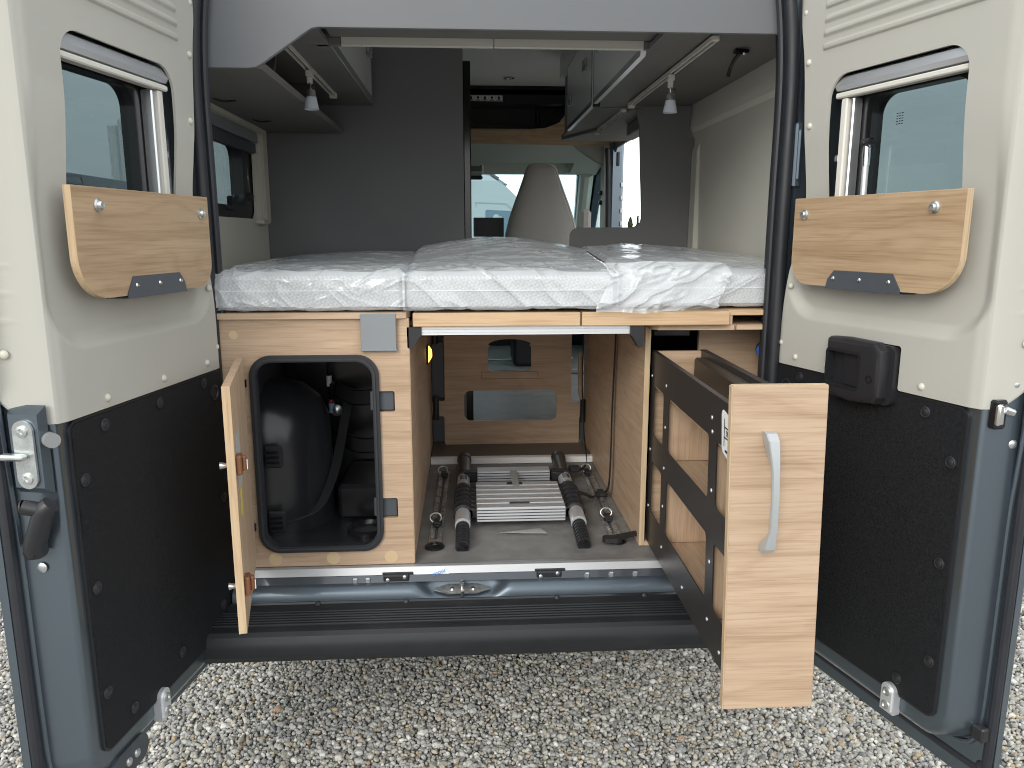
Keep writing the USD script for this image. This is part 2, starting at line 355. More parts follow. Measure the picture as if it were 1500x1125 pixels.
def gravel():
    path = '/World/gravel'
    pi = UsdGeom.PointInstancer.Define(stage, path)
    tag(pi.GetPrim(), 'loose grey and white pebbles covering the ground around and under the van', 'gravel', kind='stuff')
    cols = [((0.46, 0.455, 0.43), 24), ((0.38, 0.375, 0.355), 26), ((0.29, 0.288, 0.276), 18), ((0.19, 0.192, 0.192), 7), ((0.60, 0.59, 0.565), 9),
            ((0.43, 0.385, 0.31), 10), ((0.36, 0.28, 0.18), 3.0), ((0.27, 0.277, 0.28), 10), ((0.37, 0.25, 0.165), 0.5), ((0.31, 0.295, 0.25), 8)]
    cols = [((c[0], c[1] * .985, c[2] * .94), g) for c, g in cols]
    protos, weights = [], []
    for ci, (c, wgt) in enumerate(cols):
        m = mat(f'pebble_tone_{ci + 1}', {'g': ('geometry', {}), 'n': ('noise_texture', {'scale': 160.0, 'detail': 4.0, 'roughness': 0.7}), 'oi': ('object_info', {}),
            'r': ('rgb_ramp', {'ramp': [(0.25, tuple(x * 0.62 for x in c)), (0.55, c), (0.8, tuple(min(0.85, x * 1.25) for x in c))]}), 'b': ('bump', {'strength': 0.35, 'distance': 0.003}),
            'p': ('principled_bsdf', {'roughness': 0.62})},
            [('g.position', 'n.vector'), ('n.fac', 'r.fac'), ('r.color', 'p.base_color'), ('n.fac', 'b.height'), ('b.normal', 'p.normal')])
        for k in range(3):
            ico = trimesh.creation.icosphere(2)
            v = ico.vertices.copy()
            n = meshkit.fbm(v * 1.3 + 17.3 * (ci * 3 + k), 2, seed=ci * 3 + k)[:, None]
            # facetted pebble: clip by random planes
            r2 = np.random.default_rng(100 + ci * 3 + k)
            for _ in range(7):
                d = r2.normal(size=3); d /= np.linalg.norm(d); lim = r2.uniform(0.62, 0.9)
                s = v @ d; v = v - np.outer(np.maximum(s - lim, 0) * 0.85, d)
            v = v * (0.8 + 0.4 * n)
            v = v * np.array([1.0, r2.uniform(0.65, 0.95), r2.uniform(0.5, 0.75)])
            pp = f'{path}/Prototypes/pebble_{ci * 3 + k:03d}'
            usdkit.mesh(stage, pp, (v, ico.faces), m, smooth=50)
            protos.append(pp); weights.append(wgt / 3)
    w = np.array(weights) / sum(weights)
    pts, sc = [], []
    def scatter(x0, x1, y0, y1, sp, lo, hi, zj):
        nx, ny = int((x1 - x0) / sp), int((y1 - y0) / sp)
        X, Y = np.meshgrid(np.linspace(x0, x1, nx), np.linspace(y0, y1, ny))
        X = X + rng.uniform(-.5, .5, X.shape) * sp * 1.2; Y = Y + rng.uniform(-.5, .5, Y.shape) * sp * 1.2
        n = X.size
        s = np.exp(rng.normal(0, 0.24, n)) * (lo + hi) / 2
        s = np.clip(s, lo * .7, hi * 1.7)
        pts.append(np.stack([X.ravel(), Y.ravel(), s * 0.35 + rng.uniform(0, zj, n)], 1)); sc.append(s)
    scatter(-2.4, 2.6, -1.3, -.55, 0.0104, 0.0056, 0.0082, 0.006)
    scatter(-2.0, 2.1, -.55, 1.0, 0.0112, 0.0058, 0.0084, 0.005)
    scatter(-3.6, -2.0, -.55, 1.0, 0.0150, 0.007, 0.010, 0.005)
    scatter(2.1, 3.6, -.55, 1.0, 0.0150, 0.007, 0.010, 0.005)
    scatter(-3.6, 3.6, 1.0, 2.4, 0.024, 0.009, 0.014, 0.006)
    P, S = np.vstack(pts), np.concatenate(sc); n = len(P)
    q = rng.normal(size=(n, 4)); q[:, 1:3] *= 0.35; q /= np.linalg.norm(q, axis=1, keepdims=True)
    pi.CreatePositionsAttr(Vt.Vec3fArray.FromNumpy(P.astype(np.float32)))
    pi.CreateScalesAttr(Vt.Vec3fArray.FromNumpy((S[:, None] * rng.uniform(0.85, 1.25, (n, 3))).astype(np.float32)))
    pi.CreateOrientationsAttr(Vt.QuathArray([Gf.Quath(float(a), float(b), float(c), float(d)) for a, b, c, d in q]))
    pi.CreateProtoIndicesAttr(Vt.IntArray.FromNumpy(rng.choice(len(protos), n, p=w).astype(np.int32)))
    pi.CreatePrototypesRel().SetTargets([Sdf.Path(p) for p in protos])
gravel()

# ------------------------------------------------------------------ the camper van
VAN = thing('camper_van', 'slate blue camper van seen from behind with both rear doors open', 'camper van', (0, 0, 0))
YB = 3.3                                   # where the cab begins
outer = Polygon([(-.93, .40), (.93, .40), (.965, .60), (.975, 1.15), (.962, 1.65), (.925, 2.15), (.89, 2.40), (.80, 2.54), (.62, 2.60), (-.62, 2.60), (-.80, 2.54), (-.89, 2.40), (-.925, 2.15), (-.962, 1.65), (-.975, 1.15), (-.965, .60)])
inner = outer.buffer(-.012)
opening = Polygon([(-.775, .49), (.80, .49), (.80, 1.6), (.795, 1.9), (.77, 2.2), (.72, 2.36), (-.66, 2.36), (-.74, 2.2), (-.77, 1.9), (-.775, 1.6)])
shell = xz(outer, 0.0, YB) - xz(inner, 0.05, YB + .1) - xz(opening, -.1, .1)
plan = Polygon([(-.885, -.1), (-.885, 0), (-.925, .08), (-.958, .18), (-.99, .35), (-.99, YB + .1), (.99, YB + .1), (.99, .35), (.958, .18), (.925, .08), (.885, 0), (.885, -.1)])
plan_i = Polygon([(-.873, -.1), (-.873, 0), (-.913, .085), (-.946, .185), (-.978, .355), (-.978, YB + .2), (.978, YB + .2), (.978, .355), (.946, .185), (.913, .085), (.873, 0), (.873, -.1)])
shell = (xz(outer, 0.0, YB) ^ xy(plan, 0, 3)) - (xz(inner, .05, YB + .1) ^ xy(plan_i, 0, 3)) - xz(opening, -.1, .1)
lwin = rrect(.44, 1.24, 1.53, 1.905, .06)                    # (y, z) of the left side window
shell -= yz(lwin, -1.2, -.8)
slide = rrect(2.02, 3.24, .62, 2.06, .07)                    # open sliding door on the right
shell -= yz(slide, .8, 1.2)
part(VAN, 'body_shell', shell, PAINT, 30)
# cab
cab_o = Polygon([(YB, .42), (YB, 2.61), (3.75, 2.52), (4.12, 2.06), (4.86, 1.32), (5.35, 1.12), (5.47, .9), (5.48, .42)])
cab_i = Polygon([(YB - .1, .55), (YB - .1, 2.53), (3.72, 2.44), (4.08, 2.00), (4.80, 1.30), (4.95, .55)])
cab = yz(cab_o, -1.0, 1.0) - yz(cab_i, -.94, .94)
ws = Polygon([(-.86, 0), (.86, 0), (.80, .93), (-.80, .93)]).buffer(-.05).buffer(.05)
wdir = np.array([0, 4.12 - 4.86, 2.06 - 1.32]); wdir /= np.linalg.norm(wdir)
wO = np.array([0, 4.86, 1.32]) + wdir * .06
cab -= ext(ws, .5, wO - np.cross([1, 0, 0], wdir) * .25, (1, 0, 0), wdir)
dwin = Polygon([(3.42, 1.45), (4.55, 1.40), (4.05, 1.95), (3.42, 1.98)]).buffer(-.04).buffer(.04)
cab -= yz(dwin, -1.2, 1.2)
part(VAN, 'cab', cab, PAINT, 30)
part(VAN, 'windscreen', ext(ws.buffer(.03), .005, wO - np.cross([1, 0, 0], wdir) * .012, (1, 0, 0), wdir), CLEAR, False)
for s in (-1, 1):
    part(VAN, 'cab_side_window', yz(dwin.buffer(.02), s * .965 - .003, s * .965 + .003), CLEAR, False)
part(VAN, 'dashboard', yz(Polygon([(4.2, .6), (4.2, 1.3), (4.35, 1.42), (4.68, 1.38), (4.9, 1.1), (4.9, .6)]), -.93, .93), BLACK, 30)
part(VAN, 'dashboard_screen', cbox(-.02, .215, 3.95, 3.975, 1.48, 1.625, .006), DBROWN)
# cab headliner with its overhead shelf
hl = yz(Polygon([(YB + .02, 2.14), (3.95, 2.07), (4.06, 1.975), (4.03, 1.95), (3.90, 1.975), (3.80, 1.99), (3.62, 2.035), (YB + .02, 2.10)]), -.93, .93)
hl -= cbox(.03, .72, 3.72, 3.99, 1.9, 2.035, .01)
part(VAN, 'headliner', hl, BEIGE2, 40)
part(VAN, 'overhead_shelf', cbox(.03, .72, 3.985, 4.0, 1.985, 2.035), BEIGE2)
mir = part(VAN, 'overhead_console', cbox(-.20, .06, 3.80, 3.93, 1.93, 2.02, .02), BEIGE2)
part(mir, 'speaker_grille', cbox(-.18, .045, 3.792, 3.80, 1.955, 2.0, .012), DGREY)
part(VAN, 'rear_view_mirror', cbox(-.19, .05, 3.78, 3.81, 1.895, 1.925, .01), BLACK)
for s in (-1, 1):
    part(VAN, 'pillar_trim', tube([(s * .86, 4.03, 1.97), (s * .885, 4.4, 1.63), (s * .90, 4.75, 1.32)], .055, 10), BEIGE2)
    part(VAN, 'door_pillar', yz(Polygon([(3.28, .6), (3.28, 2.12), (3.42, 2.12), (3.40, .6)]), s * .90 - .035, s * .90 + .035), BEIGE2)
    part(VAN, 'corner_trim', Manifold.hull_points(np.array([(s * .93, YB + .02, 2.13), (s * .62, YB + .02, 2.115), (s * .93, YB + .02, 1.93), (s * .93, 3.6, 1.98), (s * .75, 3.55, 2.06), (s * .8, 3.34, 1.99)])), BEIGE, 60)
# sliding door post seen at the far side of the open doorway
part(VAN, 'doorway_post', cbox(.90, .985, 3.22, 3.30, .6, 2.1, .012), PAINT)
part(VAN, 'doorway_seal', tube([(.885, 3.2, .7), (.885, 3.2, 1.4), (.875, 3.2, 1.95), (.865, 3.18, 2.06)], .017, 10), RUBBER)
part(VAN, 'door_lock', cbox(.935, .955, 3.205, 3.222, 1.95, 2.04, .004), BLACK)
for k in range(7):
    part(VAN, 'post_clip', cbox(.965, .985, 3.205, 3.222, 1.30 + k * .085, 1.33 + k * .085, .003), STEEL)
# floor, ceiling, linings
part(VAN, 'floor', xy(Polygon([(-.86, 0), (.86, 0), (.86, .12), (.90, .2), (.90, YB), (-.90, YB), (-.90, .2), (-.86, .12)]), .545, .569), FLOOR)
part(VAN, 'floor_base', cbox(-.94, .94, .06, YB, .46, .544, .002), BLACK)
part(VAN, 'ceiling', cbox(-.86, .86, .05, YB, 2.46, 2.475), WHITEC)
for x, y in ((.135, 2.12), (.20, 2.98)):
    sp = part(VAN, 'ceiling_spot', lathe([(.036, 0), (.036, -.006), (.026, -.010), (.024, -.004), (0, -.004)], (x, y, 2.459), (0, 0, 1), 24), CHROME, 40)
    part(sp, 'lens', lathe([(.023, -.005), (0, -.005)], (x, y, 2.459), (0, 0, 1), 20), PAPER)
for s in (-1, 1):
    prof = Polygon([(.945, .57), (.932, .57), (.932, 1.86), (.928, 1.90), (.925, 1.925), (.905, 1.95), (.90, 1.985), (.91, 2.03), (.905, 2.1), (.86, 2.46), (.87, 2.46), (.915, 2.1)])
    if s < 0:
        pl_ = Polygon([(-.942, .57), (-.925, .57), (-.925, 1.96), (-.865, 2.46), (-.87, 2.46), (-.925, 2.0)])
        ln = xz(pl_, .20, 1.35) - yz(rrect(.50, 1.16, 1.56, 1.90, .05), -1.2, -.8)
        part(VAN, 'side_lining', ln, BEIGE2, 30)
        part(VAN, 'roof_rail_trim', tube(np.array([(-.905, .16, 1.985), (-.905, .6, 1.985), (-.905, 1.50, 1.985)]), .026, 14), BEIGE2)
    else:
        ln = xz(Polygon(np.array(prof.exterior.coords)[:-1]), .20, 2.0)
        part(VAN, 'side_lining', ln, BEIGE2, 30)
        part(VAN, 'lining_rib', xz(Polygon([(.938, 1.3), (.905, 1.3), (.908, 1.85), (.925, 1.90), (.938, 1.91)]), 1.27, 1.345), BEIGE2, 30)
# left side window: cream surround, blind, dark frame, pane, stays
swf = yz(rrect(.46, 1.285, 1.545, 1.962, .02) - rrect(.50, 1.225, 1.50, 1.90, .03), -.925, -.895) - cbox(-.96, -.86, .45, 1.19, 1.53, 1.562)
win = part(VAN, 'side_window', swf, BEIGEP, 30)
part(win, 'blind', cbox(-.935, -.915, .48, 1.225, 1.86, 1.905, .004), MGREY)
part(win, 'blind', cbox(-.94, -.92, .48, 1.225, 1.815, 1.858, .003), SLATEG)
part(win, 'blind_pull', cbox(-.893, -.886, .90, .95, 1.895, 1.908, .003), BEIGEP)
part(win, 'guide', cbox(-.93, -.905, 1.18, 1.20, 1.55, 1.82, .004), BEIGEP)
part(win, 'guide', cbox(-.93, -.905, 1.203, 1.218, 1.55, 1.86, .004), CREAM)
part(win, 'guide_foot', cbox(-.93, -.893, 1.165, 1.255, 1.54, 1.558, .003), BEIGEP)
part(win, 'frame', yz(rrect(.43, 1.235, 1.53, 1.90, .06) - rrect(.47, 1.05, 1.605, 1.83, .05), -.985, -.935), BLACK, 30)
part(win, 'pane', yz(rrect(.44, 1.10, 1.55, 1.86, .05), -.978, -.972), TINT, False)
part(win, 'pane_lip', yz(rrect(.46, 1.075, 1.595, 1.84, .06) - rrect(.47, 1.06, 1.605, 1.83, .055), -.970, -.955), MGREY, 30)
part(win, 'stay', tube([(-.945, 1.13, 1.62), (-.94, 1.12, 1.72), (-.945, 1.115, 1.79)], .008, 8), CHROME)
part(win, 'catch', [cbox(-.945, -.915, .80, .86, 1.585, 1.605, .004), tube([(-.925, .83, 1.60), (-.915, .85, 1.625), (-.92, .89, 1.635)], .009, 8), tube([(-.925, .82, 1.60), (-.918, .80, 1.63)], .010, 8)], BLACK, 40)
part(win, 'catch', [cbox(-.95, -.925, 1.09, 1.13, 1.63, 1.66, .004), dome_at((-.925, 1.11, 1.645), (1, 0, 0), .01, .01)], BLACK, 40)

# rear rim: painted jamb with flanges and the rubber seal round the opening
def along(profile_xz):
    return np.array([(x, 0.0, z) for x, z in profile_xz])
for s, X in ((-1, -.75), (1, .775)):
    top = [(X, .50), (X, 1.2), (X, 1.6), (X + .0 * s, 1.9), (X - s * .018, 2.1), (X - s * .055, 2.28), (X - s * .11, 2.35)]
    part(VAN, 'door_jamb', Manifold.batch_boolean([cbox(min(X + s * .012, X + s * .09), max(X + s * .012, X + s * .09), -.012, .10, .50, 2.3, .012)], m3.OpType.Add), PAINTD, 40)
    c = catmull([(x, -.006, z) for x, z in top], 6)
    part(VAN, 'rubber_seal', tube(c, .0165, 12), RUBBER)
    part(VAN, 'seal_lip', tube(c + np.array([-s * .021, .018, 0]), .009, 10), RUBBER)
    part(VAN, 'inner_lip', ribbon(c + np.array([-s * .012, .04, 0]), (0, 1, 0), .06, .006), RUBBER)
for z in (1.78,):
    part(VAN, 'jamb_hinge', [cbox(.79, .812, -.022, -.008, 1.62, 1.79, .006), cbox(.797, .806, -.028, -.02, 1.64, 1.77, .004)], PAINT)

# sill: aluminium edge trim, painted lip with the latch recess, striker, hinge blocks
part(VAN, 'sill_trim', yz(Polygon([(.012, .5705), (-.004, .5725), (-.012, .569), (-.020, .548), (-.017, .547), (-.008, .565), (.012, .566)]), -.70, .70), SILLA, 30)
tabm = yz(Polygon([(-.014, .5505), (-.0215, .5490), (-.032, .532), (-.025, .532)]), -.72, .72)
part(VAN, 'sill_face', tabm, PAINTD, 30)
def sill_lip():
    xs = np.linspace(-.735, .735, 150)
    def rec(x):
        t = np.clip((np.abs(x + .098) - .075) / .065, 0, 1); t = t * t * (3 - 2 * t)
        return 1 - t
    rows_out, rows_in = [], []
    for x in xs:
        r = rec(x)
        #                back top          lip top             front top            front low
        prof = np.array([(-.012, .536 - .000 * r), (-.024, .534 - .022 * r), (-.036, .531 - .031 * r), (-.046, .526 - .030 * r), (-.054, .518 - .028 * r), (-.058, .507 - .024 * r), (-.060, .494 - .02 * r), (-.060, .462)])
        rows_out.append([(x, y, z) for y, z in prof]); rows_in.append([(x, y + .012, z - .012) for y, z in prof])
    return slab_grid(np.array(rows_out), np.array(rows_in))
lip = part(VAN, 'sill_lip', sill_lip(), plain('sill_paint', (0.085, 0.108, 0.13), 0.40, metal=0.7, coat=0.25), 45)
part(lip, 'latch_plate', ext(Polygon([(-.075, 0), (-.04, .014), (.04, .014), (.075, 0), (.04, -.014), (-.04, -.014)]).buffer(.004), .004, (-.098, -.038, .5085), (1, 0, 0), np.array([0, .93, .36]) / np.hypot(.93, .36)), STEEL, 30)
part(lip, 'striker', tube(catmull([(-.098, -.030, .508), (-.098, -.034, .530), (-.098, -.046, .534), (-.098, -.058, .520), (-.098, -.060, .500)], 6), .0055, 8), CHROME)
for dx in (-.03, .03):
    part(lip, 'screw', dome_at((-.098 + dx, -.041, .511), (0, -.36, .93), .007, .004), CHROME)
for x in (-.285, .150):
    hb = part(VAN, 'stop_block', [cbox(x - .036, x + .036, -.034, -.008, .534, .553, .003), cbox(x - .040, x + .048, -.022, -.004, .549, .556, .002)], BLACK)
    for dx, dz in ((-.024, -.004), (.024, .004)):
        part(hb, 'screw', dome_at((x + dx, -.034, .5435 + dz), (0, -1, 0), .006, .003), STEEL)
for x in (-.40, -.365, .26, .33, .40):
    part(VAN, 'sill_slot', cbox(x - .007, x + .007, -.0345, -.026, .531, .546, .002), STEEL)
part(VAN, 'protective_film', ext(Polygon([(-.235, 0), (-.215, .022), (-.15, .020), (-.135, 0)]), .0006, (0, -.0205, .5485), (1, 0, 0), np.array([0, .36, .93]) / np.hypot(.36, .93)), plain('bluish_film', (0.62, 0.68, 0.78), 0.3), False)
tm = meshkit.text_mesh('molui', .011, .0004)
tv = np.array(tm.vertices); a_ = math.radians(200)
tv = np.stack([tv[:, 0] * math.cos(a_) - tv[:, 1] * math.sin(a_), tv[:, 0] * math.sin(a_) + tv[:, 1] * math.cos(a_), tv[:, 2]], 1)
yd = np.array([0, .36, .93]) / np.hypot(.36, .93)
P3 = np.array([-.148, -.0217, .5645]) + tv[:, :1] * np.array([1, 0, 0]) + tv[:, 1:2] * yd + tv[:, 2:] * np.cross([1, 0, 0], yd)
part(VAN, 'film_print', (P3, np.array(tm.faces)), plain('blue_print', (0.02, 0.16, 0.45), 0.5), False)

# rear bumper step with its ribs
bprof = Polygon([(.02, .47), (-.058, .492), (-.075, .486), (-.10, .481), (-.165, .474), (-.180, .470), (-.190, .461), (-.196, .445), (-.198, .43), (-.194, .405), (-.180, .385), (-.10, .36), (.02, .36)])
bm = yz(bprof, -.99, .99)
bmp = part(VAN, 'bumper', bm, BUMPER, 25)
for k in range(6):
    y = -.098 - k * .0115
    z = .4815 - (-y - .10) / .065 * .007
    part(bmp, 'rib', cbox(-.93, .93, y - .0036, y + .0036, z - .003, z + .0042, .002), BUMPER)
part(bmp, 'step_plate', yz(Polygon([(-.0605, .4945), (-.064, .4945), (-.069, .478), (-.066, .478)]), -.74, .74), BLACKG, 30)
for x in (-.255, .17, .42, -.5):
    part(bmp, 'bolt', dome_at((x, -.069, .489), (0, -.95, .3), .008, .003), BUMPER)

# ------------------------------------------------------------------ rear doors
def rear_door(A, ang, s, label):
    A = np.array([A[0], A[1], 0.0]); a = math.radians(ang)
    d = np.array([s * math.sin(a), -math.cos(a), 0]); n = np.array([-s * math.cos(a), -math.sin(a), 0]); Z = np.array([0, 0, 1.0])
    flip = s > 0
    def W(m):                                    # local (u, w, z) -> world
        v, f = arr(m)
        v = A + v[:, :1] * d + v[:, 1:2] * n + v[:, 2:] * Z
        return v, (f[:, ::-1] if flip else f)
    def uz(poly, w0, w1):                        # polygon in (u, z), solid from w0 to w1
        return ext(poly, w1 - w0, (0, w1, 0), (1, 0, 0), (0, 0, 1))
    def put(name, m, mt, smooth=35, lab=None):
        return part(DOOR, name, W(m), mt, smooth, lab)
    def nub(name, u, z, r, h, mt, w=0.0):
        return put(name, dome_at((u, w, z), (0, 1, 0), r, h, 12), mt, 50)
    wh = rrect(.145, .535, 1.47, 1.878, .055)
    # pressed steel body: convex tub plus outer skin and flanges
    def ring(u0, u1, z0, z1, r, w):
        return [(x, w, z) for x, z in np.array(rrect(u0, u1, z0, z1, r, 8).exterior.coords)[:-1]]
    tub = Manifold.hull_points(np.array(ring(.0, .638, .400, 2.33, .06, -.012) + ring(-.004, .645, .392, 2.335, .065, -.0145) + ring(-.008, .650, .382, 2.34, .07, -.022) + ring(-.015, .662, .362, 2.35, .08, -.098)))
    cut = uz(wh.buffer(.012), -.2, .05)
    skin1 = uz(rrect(-.02, .676, .285, 2.36, .03), -.112, -.1005)
    skin2 = uz(rrect(-.03, .692, .268, 2.38, .02), -.130, -.1125)
    body = (tub - cut - cbox(.022, .632, -.05, .1, 1.19, 2.2, .001)) + (skin1 - cut) + (skin2 - cut)
    # long swage down the free edge face
    DOOR = None
    path = part(VAN, 'rear_door', W(body), PAINT, 28, label)
    DOOR = path
    put('edge_seal', tube(catmull([(.681, -.106, 2.3), (.681, -.106, 1.0), (.681, -.106, .40), (.668, -.106, .335), (.60, -.106, .318), (.0, -.106, .318)], 8), .011, 10), RUBBER)
    put('edge_fold', tube(catmull([(.676, -.099, 1.24), (.674, -.099, 1.12), (.668, -.099, 1.0), (.664, -.099, .9), (.664, -.099, .55), (.660, -.099, .43), (.640, -.099, .375), (.60, -.099, .355)], 8), .0065, 8), PAINT)
    # upper trim: one moulded panel with bowl, ribs and window hole
    u = np.concatenate([np.linspace(-.01, .64, 131), np.linspace(.645, .69, 19), np.linspace(.70, .72, 4)])
    z = np.linspace(1.14, 2.34, 401)
    U, Zz = np.meshgrid(u, z, indexing='ij')
    def sst(t): t = np.clip(t, 0, 1); return t * t * (3 - 2 * t)
    w = np.where(U > .64, -.0, 0.0) - .086 * sst((U - .642) / .030) - .006 * sst((U - .615) / .03)
    w -= .010 * sst((.03 - U) / .03)
    qx, qz = np.abs(U - .340) - (.292 - .09), np.abs(Zz - 1.70) - (.41 - .09)
    sd = np.hypot(np.maximum(qx, 0), np.maximum(qz, 0)) + np.minimum(np.maximum(qx, qz), 0) - .09
    fade = 1 - sst((Zz - 1.50) / .28)
    w -= .021 * sst((-sd + .012) / .034) * fade
    for zr in (1.952, 1.984, 2.016, 2.048):
        e = np.hypot(np.maximum(.118 - U, 0) + np.maximum(U - .56, 0), Zz - zr)
        w += .005 * sst((.0085 - e) / .0045)
    for zr in (1.345, 1.395, 1.445):                   # short pressings on the free edge face
        e = np.hypot(np.maximum(.665 - U, 0) + np.maximum(U - .70, 0), Zz - zr)
        w += .004 * sst((.009 - e) / .006)
    top = np.stack([U, w, Zz], -1); bot = np.stack([U, np.full_like(U, -.135), Zz], -1)
    hs = as_man(slab_grid(top, bot))
    lo = catmull([(.0, 1.151), (.004, 1.19), (.014, 1.23), (.032, 1.36), (.062, 1.53), (.068, 1.66), (.058, 1.80), (.044, 1.93), (.020, 2.05), (.004, 2.16), (.0, 2.30)], 5)
    outline = list(map(tuple, lo)) + [(.0, 2.33), (.705, 2.33), (.705, 1.252), (.702, 1.246), (.692, 1.236), (.668, 1.190), (.657, 1.158), (.650, 1.151)]
    oh = Polygon(outline)
    if s > 0:
        oh = oh - rrect(.236, .436, 1.10, 1.252, .008)
    oh = oh.buffer(-.006).buffer(.006)
    trim = (hs ^ uz(oh, -.2, .1)) - uz(wh, -.2, .1)
    # hollow behind: keep only a thin moulding
    back = np.stack([U, w - .006, Zz], -1); hollow = as_man(slab_grid(back, np.stack([U, np.full_like(U, -.2), Zz], -1)))
    trim = trim - hollow
    tp = put('upper_trim', trim, BEIGE, 32)
    # lower panel
    lowp = rrect(.012, .612, .438, 1.142, .018)
    if s > 0: lowp = lowp - rrect(.236, .430, 1.11, 1.2, .006)
    put('lower_trim', uz(lowp, -.0115, -.003), BLACKP, 30)
    put('lower_trim_edge', uz(lowp.buffer(.006) - lowp.buffer(-.002), -.0118, -.006), BLACK, 30)
    for (uu, zz) in ((.109, 1.125), (.313, 1.12), (.516, 1.118), (.592, 1.025), (.592, .797), (.594, .565), (.514, .477), (.311, .493), (.096, .51), (.05, .80)):
        if s > 0 and abs(uu - .313) < .01: continue
        put('clip', lathe([(.0135, 0), (.0135, .003), (.011, .0045), (.0085, .0035), (.0055, .0055), (0, .0058)], (uu, -.003, zz), (0, 1, 0), 16), BLACK, 40)
    put('grommet', lathe([(.020, 0), (.020, .003), (.016, .0045), (.014, .001), (0, .001)], (.058, -.003, 1.092), (0, 1, 0), 18), BLACK, 40)
    for (uu, zz) in ((.030, 2.05), (.055, 1.926), (.074, 1.77), (.072, 1.54), (.043, 1.364), (.020, 1.208), (.088, 1.176), (.29, 1.173), (.50, 1.172)):
        if s > 0 and abs(uu - .29) < .01: uu = .207
        nub('rivet', uu + (.006 if zz > 1.2 else 0), zz, .0085, .0075, BEIGEP, -.0015 if uu > .03 else -.005)
    for (uu, ww, zz) in ((.664, -.070, 1.535), (.668, -.078, 1.285)):
        put('rivet', dome_at((uu, ww, zz), (1, .25, 0), .0085, .006, 12), BEIGEP, 50)
    # window: blind cassette, guides, black frame, pane
    put('window_frame', uz(wh.buffer(.010) - rrect(.235, .520, 1.50, 1.830, .05), -.078, -.050) , BLACK, 30)
    put('window_gasket', uz(rrect(.222, .530, 1.49, 1.842, .055) - rrect(.243, .513, 1.508, 1.822, .045), -.0765, -.042), BLACKG, 30)
    put('window_pane', uz(rrect(.21, .53, 1.48, 1.85, .03), -.066, -.061), TINT, False)
    put('blind_cassette', ext(Polygon([(-.045, 1.838), (-.012, 1.842), (-.006, 1.852), (-.010, 1.871), (-.022, 1.8775), (-.045, 1.8775)]), .372, (.155, 0, 0), (0, 1, 0), (0, 0, 1)), ALU, 40)
    put('blind_rail', cbox(.155, .527, -.034, -.008, 1.824, 1.837, .003), CREAM)
    put('blind_guide', cbox(.172, .192, -.049, -.012, 1.47, 1.823, .003), CREAM)
    put('blind_guide', cbox(.195, .206, -.049, -.020, 1.47, 1.823, .003), ALU)
    put('guide_cord', tube([(.162, -.03, 1.47), (.162, -.03, 1.823)], .003, 8), BLACK)
    put('cord_clip', cbox(.156, .169, -.034, -.018, 1.676, 1.692, .002), STEEL)
    if s > 0:
        put('gas_strut', tube([(.250, -.030, 1.47), (.250, -.030, 1.66)], .0075, 12), ALUM)
        put('strut_sleeve', tube([(.250, -.030, 1.66), (.250, -.030, 1.707)], .009, 12), CHROME)
        put('strut_end', [lathe([(.011, -.012), (.011, .012)], (.250, -.030, 1.712), (1, 0, 0), 14), dome_at((.250, -.018, 1.712), (0, 1, 0), .005, .004)], BLACK)
        put('window_stamp', [cbox(.300 + .0075 * c, .3055 + .0075 * c, -.0606, -.0602, 1.772 - .0058 * r, 1.774 - .0058 * r, .0002) for r in range(5) for c in range(3)], BLACK)
    # folding wooden shelf and its bracket
    sh = Polygon([(.084, 1.588), (.588, 1.588), (.588, 1.46)] + [(.588 - .085 * (1 - math.cos(t)), 1.46 - .083 * math.sin(t)) for t in np.linspace(0, math.pi / 2, 14)][1:] +
                 [(.084 + .06 * (1 - math.cos(t)), 1.435 - .06 * math.sin(t)) for t in np.linspace(math.pi / 2, 0, 12)])
    sp = put('folding_shelf', uz(sh, .014, .030), WD if s < 0 else WD2, 30)
    eb = put('edge_band', uz(sh.buffer(.0012) - sh.buffer(-.0005), .0142, .0298), WE, 30)
    for uu, zz in ((.124, 1.549), (.516, 1.555)):
        put('shelf_knob', lathe([(.0125, 0), (.0125, .003), (.009, .005), (.0085, .009), (.006, .012), (0, .0125)], (uu, .030, zz), (0, 1, 0), 20), STEEL, 40)
        put('spacer', lathe([(.010, -.012), (.010, .014)], (uu, 0, zz), (0, 1, 0), 12), BLACK)
    br = uz(Polygon([(.217, 1.371), (.223, 1.392), (.243, 1.414), (.423, 1.414), (.446, 1.38), (.446, 1.371)]), .0305, .0335) + cbox(.217, .446, -.018, .0335, 1.369, 1.3715, .0005)
    put('shelf_bracket', br, SLATEG, 30)
    for uu in (.242, .327, .414):
        put('screw', dome_at((uu, .0335, 1.395), (0, 1, 0), .0055, .0035), CHROME, 50)
    # lower roller guide with two screws
    uq = .41 if s < 0 else .50
    rp = unary_union([sbox(uq - .020, .383, uq + .020, .437), Point(uq, .437).buffer(.020)])
    put('door_guide', uz(rp, -.014, .006) + uz(rp.buffer(-.006), .0, .010), ALUM, 30)
    for zz in (.402, .436):
        put('guide_screw', lathe([(.011, 0), (.011, .002), (.007, .003), (.005, .0005), (0, .0005)], (uq, .010, zz), (0, 1, 0), 16), STEEL, 40)
